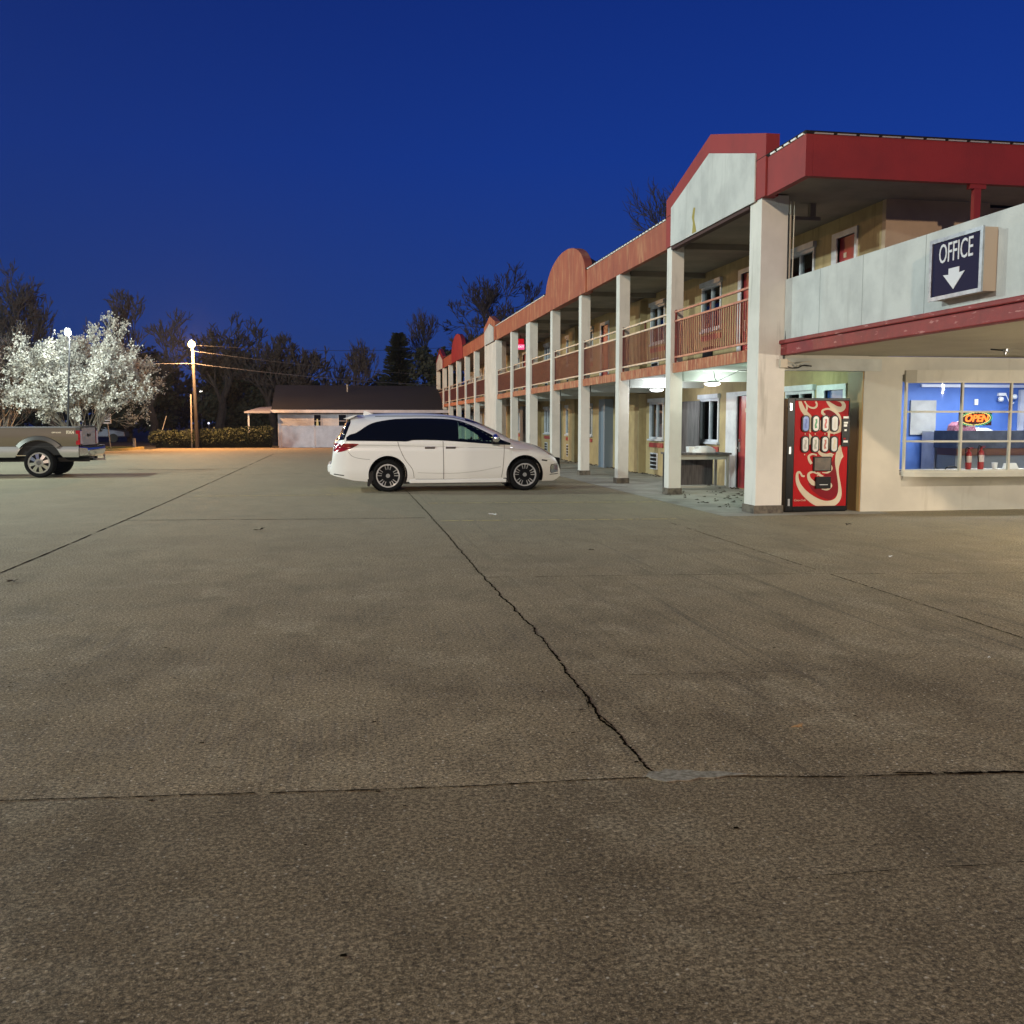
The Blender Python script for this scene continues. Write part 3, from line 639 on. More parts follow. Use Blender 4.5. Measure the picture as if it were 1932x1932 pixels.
# maroon disc area
M=MB(); P=[(700,1290),(800,1100),(850,1010),(900,1200),(920,1400),(900,1560),(800,1650),(650,1590),(540,1500),(480,1400),(560,1330)]
M.prism([vp(*p) for p in P],'y',VY+.0108,VY+.0118); M.build('maroon_area',vdark,fp)
M=MB(); P=[(690,340),(800,330),(880,400),(905,520),(870,580),(760,560),(700,400)]
M.prism([vp(*p) for p in P],'y',VY+.0108,VY+.0118); M.build('maroon_area',vdark,fp)
ribs=[[(430,1290,26),(395,1285,26),(378,1255,24),(350,1228,30),(325,1260,36),(335,1370,52),(390,1480,72),(480,1580,92),(590,1660,108),(700,1705,110),(810,1700,100),(890,1650,80),(925,1570,60),(928,1480,44),(915,1380,34),(897,1280,30),(885,1190,40),(885,1100,70),(900,1000,95),(905,920,66),(918,840,16)],
[(335,200,40),(365,290,62),(415,370,66),(475,430,56),(492,500,30),(492,620,22)],
[(400,200,24),(430,250,18),(480,290,22),(540,298,28),(572,260,26),(555,205,24)],[(425,240,14),(435,300,26),(430,350,14)],
[(700,185,20),(770,260,66),(850,315,86),(925,310,70),(948,255,54),(905,200,36),(830,190,16)],
[(690,400,30),(655,375,38),(660,330,28),(740,312,28),(830,350,40),(895,430,34),(915,520,30),(905,600,70),(845,640,66),(780,650,40),(700,640,8)],
[(485,560,26),(490,650,22)],[(475,670,6),(500,740,44),(485,830,18)],[(622,480,22),(622,620,18)],[(622,760,20),(622,900,16)],[(745,430,24),(750,640,30),(748,900,26)],
[(600,900,20),(640,960,44),(720,992,56),(790,975,46),(792,1020,22)],
[(590,985,18),(530,968,26),(480,995,30),(485,1050,36),(520,1110,40)],
[(795,1130,12),(802,1190,24),(750,1238,24),(670,1238,10)],
[(600,1255,18),(540,1228,28),(485,1255,34),(490,1320,48),(540,1385,64),(590,1410,50)],
[(600,1235,24),(640,1275,36),(690,1290,12)],[(600,1290,12),(640,1240,14)],
[(790,1390,12),(802,1440,28),(750,1488,26),(670,1480,12)]]
R0=MB()
for r in ribs:
    q=vr(r); R0.add(q.v,q.f)
M=MB(); M.add([(vp(930,900)[0],VY+.002,vp(930,900)[1]),(vp(962,1005)[0],VY+.002,vp(962,1005)[1]),(vp(910,1080)[0],VY+.002,vp(910,1080)[1])],[(0,1,2)]); R0.add(M.v,M.f)
R0.build('script_ribbon',vcream,fp)
cols=[(.02,.09,.42),(.05,.30,.12),(.50,.10,.09),(.55,.53,.48),(.35,.33,.31),(.30,.34,.28),(.42,.12,.09),(.58,.52,.38)]
def pill(cx,cy,hw_,hh,y0,y1):
    P=[]
    for i in range(25):
        a=math.pi*i/24; P.append((cx+hw_*c_(a),cy-(hh-hw_)-hw_*s_(a)))
    for i in range(25):
        a=math.pi+math.pi*i/24; P.append((cx+hw_*c_(a),cy+(hh-hw_)-hw_*s_(a)))
    return MB().prism([vp(*p) for p in P],'y',y0,y1)
i=0
for cy in (525,825):
    for cx in (415,555,690,818):
        bt=pill(cx,cy,55,122,VY-.022,VY+.011).build('selection_button',black,t)
        m=mat('pill_face',(.55,.55,.52),.3,emit=(.5,.5,.45),es=.06) if i not in (0,) else mat('pill_blue',(.03,.12,.5),.3,emit=(.05,.15,.5),es=.06)
        pill(cx,cy,38,104,VY-.026,VY-.0225).build('button_face',m,bt)
        # abstract drink mark
        mk=MB()
        mk.prism([vp(cx-16,cy+70),vp(cx-20,cy+20),vp(cx-6,cy-30),vp(cx-14,cy-62),vp(cx+14,cy-70),vp(cx+18,cy-20),vp(cx+4,cy+20),vp(cx+18,cy+60)][::-1],'y',VY-.029,VY-.0265)
        mk.build('drink_mark',mat('mark_%d'%i,cols[i],.4),bt)
        MB().lathe([(.010,-.006),(.010,0)],(vp(cx,cy+150)[0],VY+.0,vp(cx,cy+150)[1]),'y',10).build('indicator',vcream,bt)
        i+=1
x0,z0=vp(925,858); x1,z1=vp(1030,455)
cp=bx(x0,x1,VY-.02,VY+.011,z0,z1).build('coin_panel',black,t)
for (a_,b_,c_2,d_,m) in ((935,450,1010,420,0),(945,500,1000,525,0),(945,535,990,570,0),(955,608,985,635,0),(945,735,975,755,1),(945,770,1005,800,0)):
    xx0,zz0=vp(a_,max(b_,d_)); xx1,zz1=vp(c_2,min(b_,d_)); bx(xx0,xx1,VY-.025,VY-.0205,zz0,zz1).build('coin_slot',[MATS['plate_white'],vred][m],cp)
x0,z0=vp(540,1218); x1,z1=vp(790,1005); o=bx(x0,x1,VY-.018,VY+.011,z0,z1).build('display_frame',black,t)
x0,z0=vp(555,1205); x1,z1=vp(775,1020); bx(x0,x1,VY-.021,VY-.0185,z0,z1).build('display_window',mat('display_grey',(.14,.13,.12),.1,coat=1,col2=(.22,.19,.16),scale=5),o)
x0,z0=vp(578,1470); x1,z1=vp(782,1300); o=bx(x0,x1,VY-.03,VY+.011,z0,z1).build('delivery_port',black,t)
x0,z0=vp(625,1420); x1,z1=vp(740,1410); bx(x0,x1,VY-.033,VY-.0305,z0,z1).build('port_lip',metal,o)
x0,z0=vp(365,1640)
text_mb('Coca-Cola',.05,lambda v:(x0+v.x,VY+.004-v.z,z0+v.y),.002,.4).build('small_lettering',vcream,fp)

#==TABLE and plywood
t=thing('utility_table','weathered table with skirt board and a heap of white cloths outside the motel window','table',(8.1,22.2,0))
bx(7.35,8.75,21.15,22.0,.79,.83).build('tabletop',wood,t)
tl=mat('table_leg_grey',(.34,.32,.28),.8)
for x,y in ((7.4,21.2),(8.66,21.2),(7.4,21.93),(8.66,21.93)): bx(x,x+.06,y,y+.06,0,.788).build('leg',tl if x>8 else wood,t)
bx(7.47,8.65,21.2,21.23,.68,.787).build('apron',tl,t); bx(7.6,8.6,21.9,21.92,.06,.67).build('skirt_board',wood,t); bx(7.47,8.65,21.2,21.24,.04,.08).build('stretcher',tl,t)
def heap(cx,cy,z,rx,ry,h,seed):
    r=random.Random(seed); b=MB(); n=24; rows=[]
    ph=[r.uniform(0,6) for _ in range(6)]
    for i in range(9):
        a=i/8*math.pi/2; row=[]
        for k_ in range(n+1):
            th=2*math.pi*(k_%n)/n; w=1+.12*s_(3*th+ph[0])+.09*s_(5*th+ph[1]+a*3)+.05*s_(9*th+ph[2]); row.append((cx+rx*c_(a)*c_(th)*w,cy+ry*c_(a)*s_(th)*w,z+h*s_(a)*(1+.22*s_(4*th+ph[3])*c_(a))))
        rows.append(row)
    b.grid(rows); return b
cloth=mat('white_cloth',(.72,.72,.72),.85)
tag(heap(8.15,21.5,.832,.34,.24,.15,1).build('cloth_heap',cloth,smooth=True),'crumpled white cloths on the weathered table','cloth')
tag(bx(7.82,7.97,21.4,21.6,.832,.97).build('white_box',cloth,bevel=.01),'small white box beside the cloths on the weathered table','box')
tag(heap(7.5,21.5,.832,.10,.12,.16,4).build('plastic_bag',mat('bag_grey',(.35,.34,.33),.4),smooth=True),'grey plastic bag on the left end of the weathered table','bag')
pw=MB(); pw.add([],[]); pw.box(8.78,8.81,23.32,25.0,.02,2.06); tag(pw.build('plywood_sheet',wood),'tall weathered plywood sheet leaning on the wall behind the table','plywood')
#==debris
lf=mat('dry_leaf',(.30,.17,.07),.9); dl=mat('dark_leaf',(.06,.045,.03),.9); ppr=mat('litter_paper',(.65,.65,.62),.7)
def leaf(x,y,s,m,label,name='fallen_leaf',cat='leaf',seed=0):
    r=random.Random(seed); P=[]
    for i in range(11):
        a=2*math.pi*i/11; q=s*(.6+.5*(i%2))*r.uniform(.7,1.1); P.append((x+q*c_(a)*1.3,y+q*s_(a)*.7,.006+r.uniform(0,.02)*s/.03))
    b=MB(); b.add([(x,y,.02)]+P,[(0,1+i,1+(i+1)%11) for i in range(11)]); tag(b.build(name,m),label,cat)
leaf(2.22,4.45,.028,lf,'curled tan leaf on the concrete above the mortar patch',seed=5)
leaf(0.62*3.9,14.0,.05,ppr,'small white litter scrap beside the yellow parking line near the van','litter_scrap','litter',6) if 0 else None
leaf(2.42,15.75,.07,ppr,'crumpled white paper scrap between the parking lines near the van','litter_scrap','litter',6)
leaf(4.1,5.6,.014,ppr,'upper tiny white scrap on the concrete at the far right','litter_scrap','litter',7)
leaf(3.2,4.9,.012,ppr,'tiny white scrap near the right edge above the long joint','litter_scrap','litter',8) if 0 else None
leaf(6.1,10.1,.03,ppr,'white scrap on the lit concrete in front of the office','litter_scrap','litter',9)
leaf(7.4,13.4,.05,dl,'dark curled leaf on the concrete in front of the vending machine',seed=10)
leaf(2.9,11.2,.04,dl,'dark leaf on the concrete right of the long crack',seed=12)
leaf(-1.15,14.1,.08,dl,'dark leaf alone on the open concrete left of the van',seed=13)
leaf(-3.1,9.9,.05,dl,'dark leaf beside the left concrete joint',seed=14)
r=random.Random(21); b=MB()
for i in range(90):
    x=r.uniform(6.6,8.6); y=r.uniform(16.2,20.5); s=r.uniform(.01,.045)
    b.add([(x-s,y-s*.6,.012),(x+s,y-s,.01),(x+s*.9,y+s*.8,.03),(x-s*.8,y+s,.014)],[(0,1,2,3)])
for i in range(160):
    y=r.uniform(21,40); x=8.95-abs(r.gauss(0,.18)); s=r.uniform(.01,.05)
    b.add([(x-s,y-s*.6,.012),(x+s,y-s,.01),(x+s*.9,y+s*.8,.04),(x-s*.8,y+s,.014)],[(0,1,2,3)])
o=b.build('leaf_litter',dl,recalc=False); o['kind']='stuff'; tag(o,'scattered dark leaf crumbs on the walkway under the deck','leaf litter')

#==VEHICLES
def wheel(parent,x,y,z,r,rim,side,style,w=.23):
    # side=-1 outer face toward -y
    fy=y
    def yy(h): return (r*0+h)*1.0
    s=1 if side<0 else -1
    hub=MB().lathe([(rim*.98,.02*s),(rim*.98,(w-.03)*s),(.03,(w-.03)*s)],(x,fy,z),'y',36); hub.lathe([(rim*.97,.09*s),(rim*.97,.10*s)],(x,fy,z),'y',36)
    wh=hub.build('wheel',mat('wheel_dark',(.006,.006,.007),.8,spec=.15),parent,smooth=True)
    ty=MB(); prof=[(rim,.012),(rim+.02,-.002),(rim+(r-rim)*.55,-.012),(r-.03,.0),(r-.008,.025),(r,.05),(r,w-.05),(r-.008,w-.02),(r-.04,w),(rim,w-.01)]
    n=56; vs=[]
    for rr_,h in prof:
        for k_ in range(n):
            a=2*math.pi*k_/n; vs.append((x+rr_*c_(a),fy+h*s,z+rr_*s_(a)))
    m=len(prof); ty.add(vs,[(i*n+k_,i*n+(k_+1)%n,((i+1)%m)*n+(k_+1)%n,((i+1)%m)*n+k_) for i in range(m) for k_ in range(n)])
    ty.build('tyre',mat('tyre_rubber',(.010,.010,.010),.9,spec=.15,bump=.3,bscale=60),wh,smooth=True)
    rm=MB()
    def ring(r0,r1,h0,h1):
        P=[(r0,h0),(r1,h0),(r1,h1),(r0,h1)]; v=[]
        for a_,h in P:
            for k_ in range(n):
                a=2*math.pi*k_/n; v.append((x+a_*c_(a),fy+h*s,z+a_*s_(a)))
        rm.add(v,[(i*n+k_,i*n+(k_+1)%n,((i+1)%4)*n+(k_+1)%n,((i+1)%4)*n+k_) for i in range(4) for k_ in range(n)])
    def spoke(a,w0,w1,r0,r1,h0,h1,th=.03):
        d=Vector((c_(a),s_(a))); nn=Vector((-d.y,d.x)); v=[]
        for rr_,ww,h in ((r0,w0,h0),(r1,w1,h1)):
            for sg in (-1,1):
                for dh in (0,th):
                    p=d*rr_+nn*ww*sg; v.append((x+p.x,fy+(h+dh)*s,z+p.y))
        rm.add(v,[(0,2,3,1),(4,5,7,6),(0,4,6,2),(1,3,7,5),(0,1,5,4),(2,6,7,3)])
    if style=='van':
        ring(rim*.90,rim,-.006,.02)
        for k_ in range(5):
            a=2*math.pi*k_/5+.3
            for da in (-.30,.0,.30): spoke(a+da,.007,.011,.05,rim*.93,.03,.008,.02)
        ring(.0,.045,.012,.04)
        rm.build('rim',mat('rim_dark',(.26,.26,.26),.45,metal=.15),wh)
        rm=MB(); ring(rim*.945,rim*1.01,-.010,.02)
        for k_ in range(5):
            a=2*math.pi*k_/5+.3; spoke(a,.02,.045,rim*.86,rim*.955,-.008,-.01,.02)
        rm.build('rim_edge',mat('rim_edge_bright',(.6,.6,.6),.25,metal=.5),wh)
    else:
        ring(rim*.86,rim,-.012,.02)
        for k_ in range(8):
            a=2*math.pi*k_/8+.2; spoke(a,.03,.052,.08,rim*.9,-.03,-.008,.04)
        ring(.0,.115,-.045,.02); 
        rm.build('rim',mat('rim_alloy',(.62,.60,.56),.2,metal=.95),wh)
        MB().lathe([(.06,-.05*s),(.055,-.07*s),(.02,-.072*s)],(x,fy,z),'y',20).build('hub_cap',mat('hub_dark',(.15,.15,.15),.3,metal=.8),wh,smooth=True)
    return wh
def booldiff(obj,cyls):
    bpy.context.view_layer.update()
    cs=[]
    for (x,y0,y1,z,r) in cyls:
        c=MB().lathe([(r,y0),(r,y1)],(x,0,z),'y',48).build('cut',dark); cs.append(c)
        md=obj.modifiers.new('x','BOOLEAN'); md.object=c; md.operation='DIFFERENCE'; md.solver='EXACT'
    bpy.context.view_layer.update(); dg=bpy.context.evaluated_depsgraph_get()
    me=bpy.data.meshes.new_from_object(obj.evaluated_get(dg)); obj.modifiers.clear(); old=obj.data; obj.data=me
    for c in cs: bpy.data.objects.remove(c)
# ---- minivan; local lx rear=0, world X=VANX+lx ; camera side = VANY (low y)
VANX=-.25; VYC=22.56
van=thing('minivan','white minivan parked nose-in toward the motel columns, seen from its right side','van',(VANX+2.6,VYC,0))
vwhite=mat('van_white',(.80,.79,.76),.28,coat=.8,spec=.5)
top=crv([(0.0,.60),(.03,.62),(.06,.9),(.11,1.10),(.2,1.22),(.40,1.60),(.48,1.655),(.9,1.705),(1.6,1.735),(2.5,1.71),(3.12,1.605),(3.66,1.375),(4.02,1.18),(4.3,1.10),(4.65,1.01),(4.9,.90),(5.05,.80),(5.13,.66),(5.18,.5)],6)
bot=[(0,.40),(.1,.36),(.5,.26),(.9,.22),(4.5,.2),(5.0,.2),(5.1,.24),(5.18,.30)]
def vzt(x): return interp(top,x)
def vzb(x): return interp(bot,x)
def vplan(x):
    a=1.0
    if x<.5: a-=.17*((.5-x)/.5)**2.6
    if x>4.0: a-=.36*((x-4.0)/1.18)**2.4
    return a
def vhw(x,z):
    h=.985*vplan(x)
    if z>1.08: h-=.27*(z-1.08)+.10*(z-1.08)**2
    if z<.5: h-=.10*((.5-z)/.3)**2*.6
    h-=.012*math.exp(-((z-.98)/.03)**2)
    h+=.010*math.exp(-((z-.55)/.2)**2)*0
    return h
def vsurf(x,z):
    zb,zt=vzb(x),vzt(x); t_=min(max((z-zb)/(zt-zb),0),.999); k_=16 if x>.3 and x<4.0 else 9
    return vhw(x,z)*(1-t_**k_)**(1/2.3)
def loft(x0,x1,nx,surf,zb,zt,inset=0,xs=None,nt=46):
    b=MB(); rows=[]
    X=xs or [x0+(x1-x0)*i/nx for i in range(nx+1)]
    T=[1-(1-i/nt)**1.6 for i in range(nt+1)]; T=[min(q,1) for q in T]
    for x in X:
        a,c=zb(x)+inset,zt(x)-inset; half=[]
        for q in T:
            z=a+(c-a)*q; tt=min(q,.99999); k_=16 if x>.3 and x<4.0 else 9
            y=max(0,(vhw(x,z) if surf is None else surf(x,z))*(1-tt**k_)**(1/2.3)-inset) if q<1 else 0
            half.append((y,z))
        ring=[(0,a)]+half+[(-y,z) for y,z in half[-2::-1]]+[(0,a)]
        rows.append([(x,y,z) for y,z in ring])
    n=len(rows[0]); b.v=[p for r in rows for p in r]
    b.f=[(i*n+k_,i*n+k_+1,(i+1)*n+k_+1,(i+1)*n+k_) for i in range(len(rows)-1) for k_ in range(n-1)]
    b.f+=[tuple(range(n-1)),tuple((len(rows)-1)*n+k_ for k_ in range(n-1))[::-1]]
    return b
OPEN_=[(2.82,1.60),(2.82,1.14),(3.55,1.10),(3.42,1.25),(3.05,1.46),(2.86,1.52)]
def inpoly(x,z,P):
    c=False; j=len(P)-1
    for i in range(len(P)):
        if (P[i][1]>z)!=(P[j][1]>z) and x<(P[j][0]-P[i][0])*(z-P[i][1])/(P[j][1]-P[i][1])+P[i][0]: c=not c
        j=i
    return c
xs_v=[i*.02 for i in range(0,26)]+[.5+i*.04 for i in range(1,88)]; xs_v=[x for x in xs_v if x<3.98]+[3.98+i*.03 for i in range(0,41)]; xs_v=sorted(set(round(x,3) for x in xs_v if x<=5.18))+[5.18] 
xs_v=sorted(set(xs_v))
opn=[(2.80,1.13),(2.83,1.535),(2.95,1.50),(3.15,1.42),(3.38,1.29),(3.6,1.14),(3.64,1.10)]
for inset,nm,mt in ((0,'body',vwhite),(.03,'cabin_lining',mat('cabin_dark',(.02,.02,.022),.8))):
    b=loft(0,0,0,None,vzb,vzt,inset,xs_v if inset==0 else [x for x in xs_v if .1<x<4.05])
    b.v=[(VANX+p[0],VYC+p[1],p[2]) for p in b.v]
    o=b.build(nm,mt,van)
    if inset==0: 
        # wheel wells as boolean cylinders (object is offset by parent location)
        ox=LOC[van.name]
        o.parent=None
        for v in o.data.vertices: v.co=v.co+Vector(ox)
        booldiff(o,[(VANX+1.25,21.2,21.95,.37,.425),(VANX+4.30,21.2,21.95,.37,.425),(VANX+1.25,23.17,23.9,.37,.425),(VANX+4.30,23.17,23.9,.37,.425)])
        for v in o.data.vertices: v.co=v.co-Vector(ox)
        o.parent=van
    me=o.data; bm=bmesh.new(); bm.from_mesh(me); dele=[]
    for f_ in bm.faces:
        c=f_.calc_center_median(); lx=c.x+2.6; 
        if inpoly(lx,c.z,opn) and abs(c.y)>.5: dele.append(f_)
        elif inset and c.z<.84: dele.append(f_)
        elif inset and lx>3.0 and abs(c.y)<.6 and c.z>1.2: dele.append(f_)
    bmesh.ops.delete(bm,geom=dele,context='FACES'); bm.to_mesh(me); bm.free()
    for p in me.polygons: p.use_smooth=True
    try: me.set_sharp_from_angle(angle=R_(35))
    except Exception: pass
def vstrip(tc_,bc_,x0,x1,name,m,off=.004,nx=60,nz=10,parent=None,sides=(-1,1),smooth=True):
    for sd in sides:
        b=MB(); rows=[]
        for i in range(nx+1):
            x=x0+(x1-x0)*i/nx; zt,zb=interp(tc_,x),interp(bc_,x); row=[]
            for k_ in range(nz+1):
                z=zb+(zt-zb)*k_/nz; row.append((VANX+x,VYC+sd*(vsurf(x,z)+off),z))
            rows.append(row)
        b.grid(rows); ob=b.build(name,m,parent or van,smooth=smooth)
    return ob
T=crv([(.36,1.20),(.45,1.26),(.58,1.30),(.89,1.49),(1.2,1.565),(1.53,1.60),(2.13,1.612),(2.7,1.585),(3.04,1.49),(3.43,1.31),(3.74,1.15),(3.97,1.065)],5)
Bt=crv([(.36,1.125),(1.4,1.11),(1.66,1.105),(1.86,1.135),(2.5,1.12),(3.5,1.045),(3.97,1.02)],5)
privacy=mat('privacy_glass',(.003,.004,.006),.08,spec=.35)
vstrip(T,Bt,.36,2.452,'side_window',privacy,.006)
To=crv([(2.80,1.535),(2.95,1.50),(3.15,1.42),(3.38,1.29),(3.6,1.14),(3.62,1.12)],5); Bo=[(2.80,1.155),(3.62,1.095)]
vstrip(T,Bt,2.45,2.81,'window_trim',privacy,.006,nx=10)
vstrip(T,To,2.81,3.62,'window_trim',privacy,.006,nx=30); vstrip(Bo,Bt,2.81,3.62,'window_trim',privacy,.006,nx=20,nz=3)
vstrip(T,Bt,3.60,3.97,'quarter_window',privacy,.007,nx=12)
vstrip(To,Bo,2.81,3.62,'front_window',vanglass,.003,nx=20)
# rear side glass
vstrip(crv([(.15,1.155),(.24,1.28),(.38,1.55),(.47,1.59)],5),crv([(.15,1.13),(.30,1.145),(.34,1.22),(.47,1.54)],5),.15,.46,'rear_glass',privacy,.006,nx=16)
def vtop(x,y):
    hw_=vhw(x,vzt(x)-.05); r=min(abs(y)/hw_,.999); k_=16 if .3<x<4.0 else 9
    t_=(1-r**2.3)**(1/k_); return vzb(x)+(vzt(x)-vzb(x))*t_
b=MB(); rows=[]
for i in range(21):
    x=3.0+(4.0-3.0)*i/20; rows.append([(VANX+x,VYC+y_*.66,vtop(x,y_*.66)+.006) for y_ in [k_/8-1 for k_ in range(17)]])
b.grid(rows); b.build('windshield',privacy,van,smooth=True)
b=MB(); rows=[]
for i in range(11):
    x=.17+(.40-.17)*i/10; rows.append([(VANX+x,VYC+y_*.6,vtop(x,y_*.6)+.006) for y_ in [k_/8-1 for k_ in range(17)]])
b.grid(rows); b.build('rear_glass',privacy,van,smooth=True)
# lines
def vline(pts,w=.008,off=.0045,name='door_seam',m=dark,sides=(-1,1)):
    P=crv(pts,6)
    for sd in sides:
        b=MB(); rows=[]
        for i,p in enumerate(P):
            a=P[max(i-1,0)]; c=P[min(i+1,len(P)-1)]; d=Vector((c[0]-a[0],c[1]-a[1])).normalized(); n=Vector((-d.y,d.x))*w/2
            rows.append([(VANX+p[0]+k_*n.x,VYC+sd*(vsurf(p[0]+k_*n.x,p[1]+k_*n.y)+off),p[1]+k_*n.y) for k_ in (-1,1)])
        b.grid(rows); b.build(name,m,van)
vline([(1.47,1.10),(1.5,.98),(1.62,.72),(1.78,.5),(1.82,.30)]); vline([(2.70-.24,1.11),(2.47,.7),(2.47,.27)],.010); vline([(3.83,1.02),(3.82,.8),(3.79,.45),(3.76,.3)])
vline([(.40,.88),(.5,.78),(.7,.73),(.86,.72)],.006); vline([(1.85,.275),(2.5,.27),(3.78,.26)],.006)
vline([(1.0,1.655),(1.53,1.66),(2.6,1.645),(3.2,1.50)],.012,name='roof_seam'); 
vline([(4.70,.68),(4.84,.66)],.03,name='side_marker')
vline([(.5,1.035),(1.6,1.01),(2.5,.985),(3.7,.95),(4.4,.90)],.010,.0035,'painted_crease',mat('crease_shading',(.50,.49,.47),.3)); vline([(1.9,.42),(2.6,.40),(3.2,.44),(3.75,.54)],.012,.0035,'painted_crease',MATS['crease_shading'])  # grey strips painted on for the light and shade along the creases
for sx in (2.06,2.52):
    b=MB()
    for sd in (-1,1):
        y=VYC+sd*(vsurf(sx+.1,.97)+.012); b.box(VANX+sx,VANX+sx+.23,y-.014,y+.014,.965,.990)
    b.build('door_handle',chrome,van,bevel=.005)
    vline([(sx-.0,.955),(sx+.22,.955)],.022,name='handle_recess')
# tail lights
tl=vstrip(crv([(.085,1.07),(.3,1.065),(.5,1.063),(.62,1.055)],5),crv([(.085,.90),(.2,.88),(.4,.93),(.55,1.0),(.62,1.045)],5),.085,.62,'tail_light',mat('tail_red',(.30,.008,.01),.12,coat=1,col2=(.07,.004,.006),scale=6),.008)
# headlights
vstrip(crv([(4.62,.985),(4.8,.935),(4.95,.865),(5.05,.79)],5),crv([(4.62,.975),(4.75,.90),(4.9,.80),(5.05,.755)],5),4.62,5.05,'headlight',mat('headlight_glass',(.25,.28,.34),.08,metal=.5,coat=1),.006)
vstrip([(4.60,.995),(5.0,.855)],[(4.60,.985),(5.0,.84)],4.6,5.0,'headlight_trim',black,.009)
# front bumper vent
vstrip([(4.93,.56),(5.12,.56)],[(4.93,.37),(5.12,.40)],4.93,5.12,'fog_light',mat('fog_trim',(.35,.37,.42),.15,metal=.7,coat=1),.005)
vline([(4.92,.40),(4.93,.55),(5.0,.575),(5.12,.575)],.016,.008,'bumper_trim',black); vline([(4.90,.345),(5.12,.36)],.014,.008,'bumper_trim',black)
b=MB(); b.box(VANX+5.05,VANX+5.20,VYC-.55,VYC+.55,.45,.72); b.build('grille',black,van,bevel=.03)
b=MB(); b.box(VANX-.05,VANX+.12,VYC-.74,VYC+.74,.42,.62); b.build('rear_bumper',vwhite,van,bevel=.05)
vline([(.08,.40),(.30,.37)],.02,name='reflector',m=dark)
# skirts, mud flaps, mirror, antenna
for sd in (-1,1): bx(VANX+1.72,VANX+3.88,VYC+sd*.93,VYC+sd*.965,.185,.27).build('side_skirt',vwhite,van,bevel=.02)
b=MB()
for sd in (-1,1):
    for x in (.80,3.80): b.prism([(VANX+x,.14),(VANX+x+.04,.12),(VANX+x+.14,.30),(VANX+x+.12,.48),(VANX+x+.02,.40)],'y',VYC+sd*.80,VYC+sd*.955)
b.build('mud_flap',dark,van)
b=MB(); b.box(VANX+.9,VANX+4.5,VYC-.85,VYC+.85,.17,.32); b.build('underbody',dark,van)
for cx_ in (1.25,4.30):
    for sd in (-1,1):
        b=MB(); b.grid([[(VANX+cx_+.415*c_(a_),VYC+sd*y_,.37+.415*s_(a_)) for y_ in (.60,.945)] for a_ in [math.pi*(-.12+1.24*i_/30) for i_ in range(31)]])
        b.lathe([(.41,.60*sd),(.41,.61*sd)],(VANX+cx_,VYC,.37),'y',30); b.build('wheel_liner',MATS['wheel_dark'] if 'wheel_dark' in MATS else mat('wheel_dark',(.006,.006,.007),.8,spec=.15),van)
b=MB(); b.box(VANX+3.5,VANX+3.78,VYC-.85,VYC+.85,1.0,1.05);b.box(VANX+3.1,VANX+3.7,VYC-.8,VYC+.8,.5,1.0); b.build('dashboard',dark,van)
for sd in (-1,1):
    m=MB().lathe([(.02,-.09),(.08,-.07),(.10,0),(.08,.07),(.02,.09)],(VANX+3.62,VYC+sd*1.10,1.165),'y',20)
    mr=m.build('mirror',vwhite if 0 else chrome,van,smooth=True); bx(VANX+3.54,VANX+3.70,VYC+sd*.98,VYC+sd*1.16,1.04,1.085).build('mirror_base',black,mr,bevel=.01)
    q=MB(); q.box(VANX+2.35,VANX+2.85,VYC+sd*.42-.24,VYC+sd*.42+.24,.5,.72); q.box(VANX+2.3,VANX+2.5,VYC+sd*.42-.22,VYC+sd*.42+.22,.7,1.22); q.box(VANX+2.36,VANX+2.46,VYC+sd*.42-.12,VYC+sd*.42+.12,1.26,1.42)
    q.build('front_seat',MATS['cabin_dark'],van,bevel=.03)
b=MB(); n=24; b.tube([(VANX+3.22+.06*c_(2*math.pi*i/n),VYC+.42+.18*s_(2*math.pi*i/n),1.0+.17*c_(2*math.pi*i/n)) for i in range(n+1)],.014,6); b.build('steering_wheel',dark,van)
b=MB(); b.prism([(VANX+.75,1.69),(VANX+1.02,1.70),(VANX+.90,1.735),(VANX+.80,1.78),(VANX+.77,1.785)],'y',VYC-.03,VYC+.03); b.build('antenna_fin',vwhite,van)
b=MB(); b.prism([(VANX+.30,1.60),(VANX+.50,1.665),(VANX+.62,1.69),(VANX+.50,1.62),(VANX+.42,1.585)],'y',VYC-.70,VYC+.70); b.build('spoiler',vwhite,van,bevel=.01)
for x in (1.25,4.30):
    wheel(van,VANX+x,VYC-.955,.355,.355,.255,-1,'van'); wheel(van,VANX+x,VYC+.955,.355,.355,.255,1,'van')

# ---- pickup; faces -X, tail at X=-6.7; near side y=28.93
TY=29.93; TX=-7.14
tk=thing('pickup_truck','bronze and silver pickup truck parked at the left edge, only its bed in view','pickup truck',(TX-2.5,TY,0))
brz=mat('truck_bronze',(.16,.125,.083),.3,metal=.35,coat=.8); slv=mat('truck_silver',(.42,.41,.37),.3,metal=.5,coat=.8); tdk=mat('truck_dark_trim',(.05,.055,.05),.4)
